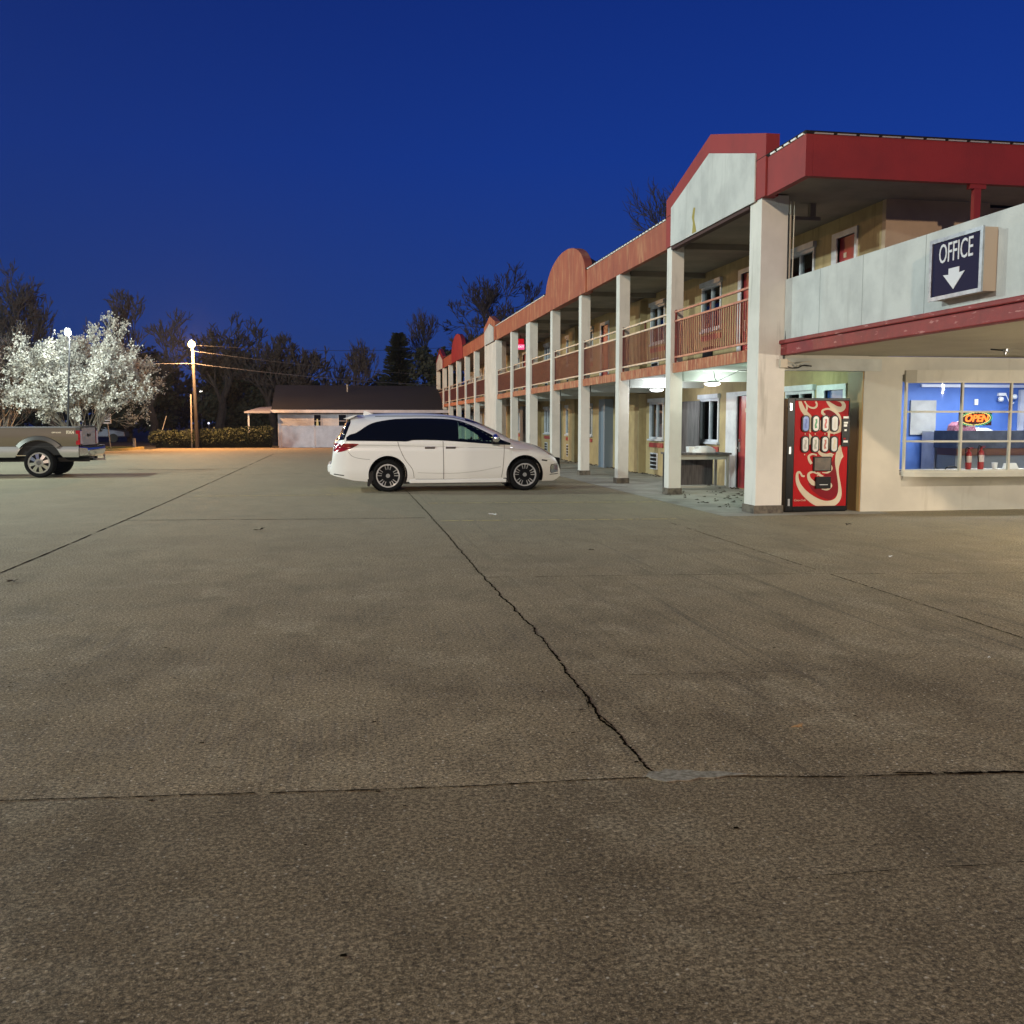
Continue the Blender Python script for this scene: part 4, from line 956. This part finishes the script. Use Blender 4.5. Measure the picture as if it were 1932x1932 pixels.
# local u = distance forward of tail => X=TX-u
def tx(u): return TX-u
def tside(u0,u1,z0,z1,m,name,nz=8,nu=40,bul=.03,hole=None):
    for sd in (-1,1):
        b=MB(); rows=[]
        for i in range(nu+1):
            u=u0+(u1-u0)*i/nu; zb=z0
            if hole and abs(u-hole[0])<hole[2]: zb=max(z0,hole[1]+math.sqrt(hole[2]**2-(u-hole[0])**2))
            if zb>=z1: zb=z1-.001
            row=[]
            for k_ in range(nz+1):
                z=zb+(z1-zb)*k_/nz; row.append((tx(u),TY+sd*(1.0+bul*math.sin(math.pi*(z-z0)/(z1-z0))),z))
            rows.append(row)
        b.grid(rows); b.build(name,m,tk,smooth=True)
tside(.04,2.80,.86,1.36,brz,'bed_side',hole=(1.08,.42,.60)); tside(.04,2.80,.56,.855,slv,'lower_side',hole=(1.08,.42,.60))
tside(2.82,5.0,.86,1.36,brz,'cab_side'); tside(2.82,5.0,.56,.855,slv,'lower_side'); tside(5.0,5.9,.86,1.30,brz,'front_fender',hole=(4.63,.42,.5))
b=MB()
for sd in (-1,1): b.box(tx(.04),tx(2.80),TY+sd*1.015,TY+sd*.93,1.362,1.40)
b.build('bed_rail',mat('rail_trim',(.18,.18,.18),.4),tk,bevel=.01)
b=MB(); b.box(tx(.06),tx(2.80),TY-.93,TY+.93,.62,.66); b.box(tx(2.77),tx(2.81),TY-.98,TY+.98,.6,1.36)
for sd in (-1,1): b.box(tx(.06),tx(2.42),TY+sd*.90,TY+sd*.93,.66,1.36)
b.build('bed_liner',dark,tk)
tg=bx(tx(-.0),tx(.055),TY-.78,TY+.78,.87,1.39).build('tailgate',brz,tk,bevel=.015)
b=MB(); b.box(tx(-.03),tx(.06),TY-.80,TY+.80,1.392,1.43); b.build('tailgate_cap',tdk,tg,bevel=.01)
bx(tx(-.02),tx(-.001),TY-.14,TY+.14,1.12,1.2).build('tailgate_handle',black,tg)
for sd in (-1,1):
    b=MB(); 
    for (a_,c_3) in ((-.79,-1.03),): b.box(tx(-.015),tx(.11),TY+sd*.785,TY+sd*1.025,.90,1.30)
    b.build('tail_light',mat('truck_tail',(.42,.012,.02),.1,coat=1,col2=(.16,.01,.012),scale=7,emit=(.4,.01,.02),es=.05),tk,bevel=.02)
    bx(tx(-.01),tx(.10),TY+sd*.79,TY+sd*1.02,1.302,1.38).build('tail_corner',tdk,tk)
# flare
for sd in (-1,1):
    rows=[]; b=MB()
    for i in range(33):
        a=math.pi*i/32; 
        if s_(a)<.0: continue
        rows.append([(tx(1.08+.60*c_(a)),TY+sd*1.0,.42+.60*s_(a)),(tx(1.08+.62*c_(a)),TY+sd*1.085,.42+.62*s_(a)),(tx(1.08+.74*c_(a)),TY+sd*1.055,.42+.72*s_(a)),(tx(1.08+.77*c_(a)),TY+sd*1.0,.42+.75*s_(a))])
    rows=[r_ for r_ in rows if r_[0][2]>.80]
    b.grid(rows); b.build('fender_flare',mat('flare_grey',(.09,.09,.08),.35,metal=.4,coat=.5),tk,smooth=True)
b=MB()
for sd in (-1,1): b.lathe([(.60,0),(.60,.3)],(tx(1.08),TY+sd*.84-.15,.42),'y',40)
b=MB(); b.box(tx(.5),tx(1.7),TY-.85,TY+.85,.9,1.1); b.build('wheel_well',dark,tk)
# bumper and hitch
bp=MB(); bp.prism([(tx(.12),.86),(tx(-.20),.84),(tx(-.24),.74),(tx(-.18),.60),(tx(.12),.58)],'y',TY-.98,TY+.98); bp.build('rear_bumper',chrome,tk,bevel=.03)
bx(tx(-.245),tx(-.0),TY-.93,TY+.93,.842,.86).build('bumper_step',dark,tk)
b=MB(); b.box(tx(.4),tx(-.10),TY-.12,TY+.12,.50,.57); b.box(tx(-.10),tx(-.42),TY-.035,TY+.035,.44,.50); b.tube([(tx(-.40),TY,.5),(tx(-.40),TY,.56)],.02,8); b.lathe([(.02,.0),(.035,.03),(.03,.055),(.01,.065)],(tx(-.40),TY,.55),'z',12); b.build('tow_hitch',galv,tk)
b=MB(); b.box(tx(-.1),tx(5.8),TY-.5,TY-.40,.42,.55); b.box(tx(-.1),tx(5.8),TY+.40,TY+.5,.42,.55); b.tube([(tx(1.08),TY-.9,.42),(tx(1.08),TY+.9,.42)],.05,8); b.build('chassis',dark,tk)
# cab
def cabloft():
    b=MB(); P=[(2.48,.9),(2.48,1.36),(2.62,1.86),(2.9,1.92),(4.3,1.92),(4.9,1.42),(5.9,1.30),(5.95,.6),(2.48,.6)]
    b.prism([(tx(u),z) for u,z in [(2.84,1.36),(2.96,1.88),(3.2,1.93),(4.2,1.93),(4.85,1.40)]],'y',TY-.82,TY+.82); return b
cabloft().build('cab',brz,tk,bevel=.05)
b=MB(); b.prism([(tx(u),z) for u,z in [(3.0,1.42),(3.1,1.84),(4.15,1.86),(4.68,1.42)]],'y',TY-.828,TY+.828); b.build('cab_window',privacy,tk)
b=MB(); b.prism([(tx(u),z) for u,z in [(2.84,1.30),(4.85,1.36),(5.85,1.28),(5.92,.9),(5.92,.55),(2.84,.55)]],'y',TY-.97,TY+.97); b.build('hood',brz,tk,bevel=.04)
wheel(tk,tx(1.08),TY-1.02,.405,.405,.292,-1,'truck',.27); wheel(tk,tx(1.08),TY+1.02,.405,.405,.292,1,'truck',.27)
wheel(tk,tx(4.63),TY-1.02,.405,.405,.292,-1,'truck',.27); wheel(tk,tx(4.63),TY+1.02,.405,.405,.292,1,'truck',.27)
text_mb('FX4',.12,lambda v:(tx(.24)+v.x,TY-1.032-v.z,1.245+v.y),.004,bold=.006).build('side_lettering',mat('decal_cream',(.7,.6,.45),.3),tk)
text_mb('OFF ROAD',.05,lambda v:(tx(.60)+v.x,TY-1.03-v.z,1.24+v.y),.004,bold=.003).build('side_lettering',MATS['decal_cream'],tk)

#==HOUSE
hs=thing('bungalow','low pale bungalow with dark shingle roof beyond the white fence','house',(1,67,0))
HY=66.0
sd_=MB(); z=0.
while z<2.25:
    sd_.box(-4.05,6.6,HY,HY+.03+.0,z,z+.105); sd_.box(-4.05,6.6,HY-.012,HY+.0,z,z+.02); z+=.11
sd_.box(-4.05,6.6,HY+.031,75,0,2.25); sd_.build('wall',siding,hs)
r=MB(); r.add([(-4.45,65.6,2.24),(7.2,65.6,2.24),(7.2,71,4.12),(-4.45,71,4.12),(-4.45,76.4,2.24),(7.2,76.4,2.24),(-4.45,65.6,2.16),(7.2,65.6,2.16),(-4.45,76.4,2.16),(7.2,76.4,2.16)],
 [(0,1,2,3),(3,2,5,4),(0,3,4,8,6),(1,7,9,5,2),(6,7,1,0),(6,8,9,7)])
rf=r.build('roof',mat('house_shingle',(.02,.02,.023),.9,col2=(.012,.012,.014),scale=9,stretch=(1,1,3),bump=.6,bscale=20),hs)
bx(-4.47,7.2,65.54,65.598,2.15,2.34).build('gutter',vinyl,hs)
MB().lathe([(.05,0),(.05,.42),(.09,.44),(.09,.5)],(.49,69.5,3.62),'z',12).build('roof_vent',galv,rf,smooth=True)
p=MB(); p.add([(-6.1,65.2,2.12),(-4.46,65.2,2.12),(-4.46,69,2.12),(-6.1,69,2.12),(-6.1,65.2,2.22),(-4.46,65.2,2.24),(-4.46,69,2.6),(-5.4,69,2.55)],[(0,3,2,1),(4,5,6,7),(0,1,5,4),(1,2,6,5),(2,3,7,6),(3,0,4,7)]); p.build('porch_roof',mat('porch_roof',(.30,.29,.33),.8),hs)
bx(-5.9,-5.8,65.4,65.5,0,2.12).build('porch_post',vinyl,hs)
def hwin(x0,x1,lit):
    b=MB(); z0,z1=1.2,2.02; y=HY-.04
    b.box(x0,x0+.05,y,HY-.013,z0,z1); b.box(x1-.05,x1,y,HY-.013,z0,z1); b.box(x0,x1,y,HY-.013,z1,z1+.05); b.box(x0,x1,y,HY-.013,z0-.05,z0); b.box(x0+.05,x1-.05,y,HY-.013,1.6,1.63)
    wn=b.build('window',vinyl,hs)
    bx(x0+.05,x1-.05,HY-.022,HY-.0135,z0,z1).build('pane',privacy,wn)
    if lit: MB().prism([(x0+.17,z0),(x0+.36,z0),(x0+.30,1.75),(x0+.22,1.75)],'y',HY-.03,HY-.0235).build('lit_curtain',emis('lit_curtain',(1,.72,.32),.55),wn)
hwin(-1.78,-1.25,True); hwin(-.18,.40,False); hwin(2.6,3.2,False)
fn=thing('vinyl_fence','white vinyl privacy fence in front of the bungalow behind the van','fence',(0,60.4,0))
for i in range(6):
    x=-3.6+i*1.98; b=MB(); 
    for k_ in range(12): b.box(x+.1+k_*.155,x+.1+k_*.155+.152,60.4,60.425,.08,1.25)
    b.box(x+.07,x+1.96,60.385,60.44,1.25,1.32); b.box(x+.07,x+1.96,60.385,60.44,.02,.09)
    b.build('fence_panel',vinyl,fn); bx(x-.06,x+.06,60.36,60.48,0,1.38 if i else 1.45).build('fence_post',vinyl,fn)
#==HEDGE
def blob_leaves(b,cx,cy,cz,rx,ry,rz,n,s,r,shell=.5,flat=0):
    for i in range(n):
        while True:
            v=Vector((r.uniform(-1,1),r.uniform(-1,1),r.uniform(-1,1)))
            if shell<v.length<1: break
        p=Vector((cx+v.x*rx,cy+v.y*ry,cz+v.z*rz)); q=s*r.uniform(.5,1.4)
        a=Vector((r.gauss(0,1),r.gauss(0,1),r.gauss(0,1))).normalized(); c=a.orthogonal().normalized(); d=a.cross(c)
        b.add([p-c*q,p+d*q*.6,p+c*q,p-d*q*.6],[(0,1,2,3)])
r=random.Random(31)
leafd=mat('hedge_leaf',(.045,.06,.022),.7,col2=(.025,.035,.015),scale=3)
hd=thing('hedge','long dark clipped hedge beside the lamp pole left of the fence','hedge',(-7.5,62,0))
b=MB(); 
for i in range(26):
    x=-11.1+i*.27; zt=1.04+.28*max(0,(i-6)/20)+r.uniform(-.05,.05); blob_leaves(b,x,62.2,zt*.55,.38,.55,zt*.5,520,.05,r,.55)
b.build('foliage',leafd,hd,recalc=False)
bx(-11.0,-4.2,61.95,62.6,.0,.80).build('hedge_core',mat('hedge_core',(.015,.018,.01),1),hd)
#==POLES
def lamp_pole(x,y,h,label,col,name='street_lamp',w=.11,lean=0,es=60,rad=.14,pm=None):
    t=thing(name,label,'street lamp',(x,y,0))
    MB().tube([(x,y,0),(x+lean*.5,y,h*.5),(x+lean,y,h-.1)],[w*1.1,w*.95,w*.75],12).build('pole',pm or mat('pole_wood',(.09,.08,.075),.85,col2=(.05,.045,.04),scale=3,stretch=(4,4,.4)),t,smooth=True)
    MB().tube([(x+lean,y,h-.25),(x+lean,y-.25,h-.02)],.03,8).build('bracket',galv,t)
    MB().lathe([(.04,.10),(.10,.08),(.12,.03)],(x+lean,y-.28,h+rad*.8),'z',18).build('lamp_hood',galv,t,smooth=True)
    MB().lathe([(rad*math.sin(math.pi*q_/10)+.002,-rad*math.cos(math.pi*q_/10)) for q_ in range(11)],(x+lean,y-.28,h),'z',18).build('lamp_globe',emis('globe_'+name+str(int(col[2]*100)),col,es),t,smooth=True)
    l=bpy.data.lights.new('lamp_light','POINT'); lo=bpy.data.objects.new('lamp_light',l); COL.objects.link(lo); lo.parent=t; lo.location=(lean,-.28-rad-.12,h-.05); l.shadow_soft_size=.2; return l
Lw=lamp_pole(-8.50,61.3,6.12,'tall street lamp glowing warm orange beside the hedge',(1,.72,.36),lean=-.12,es=22,rad=.20)
Lc=lamp_pole(-11.9,46,5.4,'slim street lamp glowing cold white in front of the blossoming tree',(.75,.95,1),w=.045,lean=.3,es=22,rad=.135,pm=mat('pole_dark',(.02,.02,.022),.6))
tag(MB().tube([(-8.9,61.9,0),(-8.88,61.9,3.2)],[.05,.045],8).build('utility_post',mat('pale_post',(.42,.38,.32),.7)),'short pale post standing just left of the warm lamp pole','post')
tag(MB().tube([(-11.5,58.3,0),(-11.5,58.3,.62)],[.09,.08],10).build('bollard',galv),'stubby grey bollard at the left end of the hedge','bollard')
tag(MB().tube([(-11.55,66,.2),(-11.0,66,1.95)],[.03,.02],6).build('leaning_stake',MATS['pale_post']),'thin pale stake leaning right behind the hedge','stake')
t=thing('notice_sign','white rectangular traffic sign on a thin post left of the hedge','road sign',(-12.7,57.5,0))
MB().tube([(-12.6,57.5,0.05),(-12.72,57.5,1.5)],.03,8).build('post',galv,t)
bx(-12.92,-12.52,57.44,57.46,1.45,2.0).build('sign_plate',mat('sign_plate',(.9,.9,.92),.5),t)
text_mb('ONE',.17,lambda v:(-12.72+v.x,57.43-v.z,1.9+v.y),.002).build('lettering',dark,t); text_mb('WAY',.17,lambda v:(-12.72+v.x,57.43-v.z,1.73+v.y),.002).build('lettering',dark,t); bx(-12.88,-12.56,57.42,57.438,1.53,1.60).build('bar',dark,t)
# power lines
def wire(a,b,sag,r_,label,m):
    P=[(a[0]+(b[0]-a[0])*i/24,a[1]+(b[1]-a[1])*i/24,a[2]+(b[2]-a[2])*i/24-sag*4*(i/24)*(1-i/24)) for i in range(25)]
    tag(MB().tube(P,r_,5).build('power_line',m),label,'power line','power lines across the back of the lot')
wm=mat('wire_pale',(.07,.07,.08),.7); wd=mat('wire_dark',(.05,.05,.055),.8)
wire((-8.6,61.2,5.0),(6.8,70,4.15),.18,.022,'pale cable from the lamp pole to the far motel corner',wm)
wire((-30,64,5.9),(-8.6,61.2,5.0),.3,.02,'pale cable running left from the lamp pole behind the blossoms',wm)
wire((-8.6,61.3,5.75),(9,72,4.9),.25,.018,'upper dark cable from the lamp pole toward the motel',wd)
wire((-8.6,61.3,6.1),(9,80,7.6),.3,.016,'faint topmost cable crossing the sky above the bungalow',wd)
# distant lights
def dlamp(x,z,s,col,es,label):
    y=100.; t=thing('distant_lamp',label,'street lamp',(x,y,0),'tiny lamps far behind the hedge')
    MB().tube([(x,y,0),(x,y,z)],.05,6).build('pole',galv,t); MB().lathe([(.02,-s),(s*.7,-s*.7),(s,0),(s*.7,s*.7),(.02,s)],(x,y-.1,z),'z',10).build('globe',emis('dg%d_%d'%(int(col[1]*10),es),col,es),t,smooth=True)
dlamp(-13.37,4.54,.16,(1,.95,.85),3,'tiny round white lamp just right of the tall lamp pole')
dlamp(-17.03,1.85,.12,(.8,.8,1),2,'tiny pale lamp beside the leaning stake')
dlamp(-11.12,1.71,.17,(.9,.95,1),5,'brightest tiny lamp, halfway between lamp pole and bungalow')
dlamp(-7.1,1.61,.15,(1,.95,.9),4,'tiny white lamp just left of the bungalow wall')
dlamp(-8.19,1.35,.10,(.9,.1,.1),2,'tiny red lamp low above the hedge')
dlamp(-8.17,3.16,.12,(1,.6,.4),2,'tiny orange lamp above the porch roof edge')
dlamp(-18.26,1.65,.12,(.5,.55,.8),1,'tiny dim blue lamp under the blossoms')
dlamp(-12.73,1.45,.10,(.8,.8,.9),2,'tiny dim lamp right of the tall lamp pole, low')

#==TREES
def tree_mesh(base,h,spread,seed,levels=5,kids=3,lean=(0,0),trunk_r=.25,up=.35,r0=.32,twig=.012,stems=1,start=.25,ratio=.68,first=None):
    r=random.Random(seed); T_=MB(); C_=MB(); tips=[]
    def grow(p,d,L_,rad,lv):
        n=3 if lv<levels-1 else 2; pts=[p]; rad_=[rad]; q=Vector(p); dd=Vector(d)
        for i in range(n):
            dd=(dd+Vector((r.gauss(0,.13),r.gauss(0,.13),r.gauss(0,.08)+.06*up))).normalized(); q=q+dd*(L_/n); pts.append(tuple(q)); rad_.append(rad*(1-.4*(i+1)/n))
        (T_ if lv<2 else C_).tube(pts,rad_,7 if lv<2 else (4 if lv<4 else 3),cap=False)
        if lv>=levels: tips.append((q.copy(),dd.copy())); return
        if lv>=levels-2 and r.random()<.7: tips.append((q.copy(),dd.copy()))
        k_=kids+(1 if r.random()<.4 else 0)
        for j in range(k_):
            az=2*math.pi*(j+r.random()*.8)/k_; tilt=spread*r.uniform(.55,1.25)
            u=dd.orthogonal().normalized(); v=dd.cross(u); nd=(dd*c_(tilt)+(u*c_(az)+v*s_(az))*s_(tilt)+Vector((0,0,up*.35))).normalized()
            t_=1 if j==0 else r.uniform(start,1); idx=min(int(t_*n),n-1); fr=t_*n-idx
            a=Vector(pts[idx]); c=Vector(pts[idx+1]); grow(tuple(a+(c-a)*fr),nd,L_*ratio*r.uniform(.8,1.15),max(rad_[-1]*.72,twig),lv+1)
    for s in range(stems):
        a=2*math.pi*s/stems+r.random(); t_=0 if stems==1 else r.uniform(.25,.75)
        d=Vector((c_(a)*s_(t_)+lean[0],s_(a)*s_(t_)+lean[1],c_(t_))).normalized()
        b=(base[0]+c_(a)*.12*(stems>1),base[1]+s_(a)*.12*(stems>1),base[2]-.05)
        grow(b,d,(first or h*r0),trunk_r*(1 if stems==1 else r.uniform(.35,.6)),0)
    return T_,C_,tips
bark=mat('bark_dark',(.05,.043,.04),.95,col2=(.03,.026,.025),scale=5)
def bare(name,label,x,y,h,seed,**k_):
    t=thing(name,label,'tree',(x,y,0),'leafless trees behind the lot')
    k_.setdefault('levels',6); wd_=k_.pop('wide',None)
    T_,C_,tips=tree_mesh((x,y,0),h,k_.pop('spread',.5),seed,**k_)
    mz=max([p[2] for p in C_.v]); s=h/mz
    sx_=s if not wd_ else wd_/max(abs(p[0]-x) for p in C_.v)
    for q in (T_,C_): q.v=[(x+(p[0]-x)*sx_,y+(p[1]-y)*sx_,p[2]*s) for p in q.v]
    T_.build('trunk',bark,t,recalc=False); C_.build('crown',bark,t,recalc=False); return t
bare('bare_tree','tallest bare tree rising behind the far red gable of the motel',11.9,76,14.8,47,wide=5.2,spread=.50,kids=3,levels=7,trunk_r=.32,up=.45,r0=.28,twig=.02)
bare('bare_tree','broad bare tree left of the tallest one, behind the arched parapet',7.6,80,10.8,46,wide=3.6,spread=.5,kids=3,levels=6,trunk_r=.28,up=.4,twig=.025)
bare('bare_tree','bare tree showing as twigs above the nearest gable',14.9,42,12.9,43,spread=.5,levels=6,trunk_r=.25,up=.4,twig=.012)
bare('bare_tree','small bare tree behind the middle of the bungalow roof',1.6,78,8.2,44,spread=.4,levels=6,trunk_r=.15,up=.5,twig=.02)
bare('bare_tree','thin bare tree behind the left part of the bungalow roof',-.6,80,7.2,45,spread=.4,levels=5,trunk_r=.12,up=.5,twig=.02)
bare('bare_tree','dim broad bare tree far behind the blossoms at upper left',-20.2,75,13.4,51,wide=6.0,spread=.55,levels=7,trunk_r=.35,up=.35,twig=.028)
bare('bare_tree','dim bare tree at the left edge behind the blossoms',-24.5,77,11.8,52,wide=5,spread=.5,levels=6,trunk_r=.3,up=.35,twig=.03)
bare('bare_tree','dim bare tree between the blossoms and the warm lamp',-14.0,78,11.4,53,wide=3.8,spread=.5,levels=6,trunk_r=.3,up=.35,twig=.03)
bare('bare_tree','dim bare tree directly behind the warm lamp pole',-9.6,80,10.4,54,wide=3.8,spread=.5,levels=6,trunk_r=.3,up=.35,twig=.03)
bare('bare_tree','dim bare tree right of the warm lamp, left of the bungalow roof',-5.2,79,9.9,55,wide=3.6,spread=.5,levels=6,trunk_r=.3,up=.35,twig=.03)
bare('bare_tree','low dim bare tree at the left corner of the bungalow roof',-3.0,80,7.8,56,spread=.5,levels=6,trunk_r=.25,up=.35,twig=.03)
def leafy(name,label,x,y,h,w,seed,m,n=7000,s=.16,conif=False):
    t=thing(name,label,'tree',(x,y,0)); r=random.Random(seed)
    MB().tube([(x,y,0),(x+.1,y,h*.5),(x,y,h*.93)],[.22,.15,.03],8,cap=False).build('trunk',bark,t)
    b=MB()
    if conif:
        for i in range(60):
            z=h*(.12+.86*i/60); rad=w*(1-(z/h))**.75*r.uniform(.75,1.15)+.15
            for j in range(9):
                a=r.uniform(0,6.28); 
                for k_ in range(14):
                    q=rad*(k_+1)/14; px,py,pz=x+q*c_(a),y+q*s_(a),z-.12*q+r.uniform(-.08,.08)+.10*q*q/max(rad,.3)
                    s2=s*r.uniform(.6,1.3); b.add([(px-s2*c_(a)*.6,py-s2*s_(a)*.6,pz),(px+s2*s_(a)*.5,py-s2*c_(a)*.5,pz-s2*.3),(px+s2*c_(a),py+s2*s_(a),pz+s2*.35),(px-s2*s_(a)*.5,py+s2*c_(a)*.5,pz-s2*.2)],[(0,1,2,3)])
    else:
        for i in range(n//160):
            a=r.uniform(0,6.28); q=w*math.sqrt(r.random())*.8; z=h*r.uniform(.15,.92); q*=math.sqrt(max(.08,1-((z/h-.5)/.55)**2)); blob_leaves(b,x+q*c_(a),y+q*s_(a),z,w*.25,w*.25,h*.09,160,s,r,.1)
    b.build('crown',m,t,recalc=False)
ev=mat('evergreen',(.025,.035,.022),.8,col2=(.014,.02,.014),scale=2)
leafy('conifer','dark conifer behind the right part of the bungalow roof',4.5,77,8.6,2.6,61,ev,conif=True,s=.22)
leafy('evergreen_tree','dark bushy evergreen between the conifer and the motel end',7.2,75,7.3,2.6,62,ev,n=9000,s=.15)
leafy('evergreen_tree','dark evergreen mass low behind the warm lamp',-8.6,84,7.4,3.5,63,ev,n=9000,s=.2)
leafy('evergreen_tree','dark evergreen mass behind the blossoming tree base',-16.5,82,7.6,4.5,64,ev,n=11000,s=.2)
leafy('evergreen_tree','dark evergreen mass at the far left behind the pickup',-25,80,7.5,5,65,ev,n=11000,s=.2)
leafy('evergreen_tree','dark evergreen mass just left of the bungalow roof',-4.6,83,6.8,3.0,66,ev,n=8000,s=.18)
# far tree line = one unbroken mass
b=MB(); r=random.Random(70)
for i in range(150):
    x=-75+i*.72; blob_leaves(b,x,118+r.uniform(-4,4),r.uniform(2.5,4.3),1.8,1.8,r.uniform(2.6,4.2),190,.34,r,.3)
o=b.build('distant_woods',mat('woods',(.018,.02,.02),.9),recalc=False); o['kind']='stuff'
# blossoming trees
petal=mat('blossom',(.66,.65,.58),.8,col2=(.42,.38,.30),scale=4)
barkl=mat('bark_grey',(.34,.33,.29),.95,col2=(.20,.20,.18),scale=8)
def blossom(label,x,y,H,W,seed,dens,wfun=None,levels=5,size=.036,pm=None):
    t=thing('blossoming_tree',label,'tree',(x,y,0),'white blossoming pear trees at the left'); r=random.Random(seed)
    T_,C_,tips=tree_mesh((x,y,0),H,.42,seed,levels=levels,kids=3,stems=13,up=.22,trunk_r=.13,first=H*.36,ratio=.66,twig=.010,start=.35)
    zs=[p[2] for p in C_.v]; xs_=[p[0] for p in C_.v]; s=H/max(zs); 
    wx=W/max(abs(min(xs_)-x),abs(max(xs_)-x))
    fx=lambda p:(x+(p[0]-x)*wx,y+(p[1]-y)*wx,p[2]*s)
    for q in (T_,C_): q.v=[fx(p) for p in q.v]
    T_.build('trunk',barkl,t,recalc=False); cr=C_.build('branches',barkl,t,recalc=False)
    b=MB()
    for p,d in tips:
        p=Vector(fx(p))
        if p.z<1.5: continue
        for _ in range(dens):
            q=p+Vector((r.gauss(0,.06),r.gauss(0,.06),r.gauss(0,.06))); ss=size*r.uniform(.5,1.35)
            for k_ in range(2):
                a=Vector((r.gauss(0,1),r.gauss(0,1),r.gauss(0,1))).normalized(); c=a.orthogonal().normalized(); e_=a.cross(c)
                b.add([q-c*ss,q-e_*ss,q+c*ss,q+e_*ss],[(0,1,2,3)])
    b.build('blossoms',pm or petal,t,recalc=False); return len(tips)
nt_=blossom('large round white blossoming tree behind the pickup tailgate',-12.1,50,6.75,3.9,81,5,size=.04)
blossom('dimmer blossoming tree filling the left edge behind the pickup',-18.2,56,6.9,3.3,82,3,size=.03,pm=mat('shaded_blossom',(.16,.15,.13),.9,col2=(.08,.075,.06),scale=3))  # petal colour darkened to stand in for dim light on this tree
blossom('bright blossoming tree cut off by the left picture edge',-17.9,47,8.3,2.6,83,6)
print('tips',nt_)
# dark parked cars far away under the trees
def farcar(x,y,label,m):
    t=thing('distant_car',label,'car',(x,y,0),'dark cars parked beyond the road')
    P=[(0,.35),(0,.85),(.5,.98),(1.0,1.42),(2.6,1.45),(3.3,1.0),(4.3,.85),(4.4,.4)]
    b=MB(); b.prism([(x+a_,z) for a_,z in P],'y',y,y+1.75); b.build('body',m,t,bevel=.08)
    b=MB(); b.prism([(x+.7,1.02),(x+1.1,1.36),(x+2.5,1.38),(x+3.0,1.02)],'y',y-.005,y+1.755); b.build('window',privacy,t)
    for u in (.85,3.5): MB().lathe([(.33,0),(.33,.2)],(x+u,y-.02,.33),'y',16).build('wheel',dark,t)
farcar(-20.8,80,'dark blue parked car right of the one-way sign, far away',mat('far_car_blue',(.10,.11,.16),.3,metal=.3))
farcar(-27,82,'grey parked car far behind the pickup bed',mat('far_car_grey',(.15,.15,.16),.3,metal=.3))

#==LIGHTS
def light(kind,name,loc,e,col,size=.3,target=None,spot=None,size_y=None):
    l=bpy.data.lights.new(name,kind); l.energy=e; l.color=col
    if kind=='POINT' or kind=='SPOT': l.shadow_soft_size=size
    if kind=='SPOT': l.spot_size=R_(spot); l.spot_blend=.6
    if kind=='AREA':
        l.shape='RECTANGLE'; l.size=size; l.size_y=size_y or size
    o=bpy.data.objects.new(name,l); COL.objects.link(o); o.location=loc
    if target: o.rotation_euler=(Vector(target)-Vector(loc)).to_track_quat('-Z','Y').to_euler()
    return o
Lw.energy=8000; Lw.color=(1,.52,.20)
Lc.energy=850; Lc.color=(.88,.97,.96)
# cold lot mast just outside the frame on the left (casts the shadows of truck and van)
light('POINT','lot_lamp_light',(-20,31.5,12),15000,(.80,.96,.90),.25)
# second cold mast further left, washes the facade
light('POINT','lot_lamp_light',(-30,9,12),31000,(.84,.97,.90),.4)
# warm street lamp behind the photographer
light('POINT','street_light_behind',(-6,-34,13),47000,(1,.76,.53),.5)
light('POINT','canopy_light',(11.6,8.0,2.3),1150,(1,.90,.74),.15)
light('POINT','walk_light',(7.75,19.6,2.2),38,(.85,1,.92),.12)
light('POINT','walk_light',(7.8,23.45,2.2),50,(.90,.95,1),.12)
light('POINT','alcove_light',(8.0,17.2,2.4),32,(.6,1,.78),.1)
light('AREA','office_tube_light',(12.3,16.9,2.48),165,(.90,.94,1),2.6,target=(12.3,16.9,0),size_y=.5)
#==0.0012
hz=bpy.data.materials.new('evening_haze'); hz.use_nodes=True; n_=hz.node_tree.nodes; n_.remove(n_['Principled BSDF'])
pv=n_.new('ShaderNodeVolumePrincipled'); pv.inputs['Density'].default_value=0.00016; pv.inputs['Color'].default_value=(.85,.88,1,1); pv.inputs['Anisotropy'].default_value=.35
hz.node_tree.links.new(pv.outputs[0],n_['Material Output'].inputs['Volume'])
o=bx(-130,70,-45,135,-1.1,22).build('haze',hz); o['kind']='stuff'
#==RENDER
sc.render.engine='CYCLES'
sc.view_settings.view_transform='Standard'; sc.view_settings.look='None'; sc.view_settings.exposure=0; sc.view_settings.gamma=1
sc.render.resolution_x=1024; sc.render.resolution_y=1024
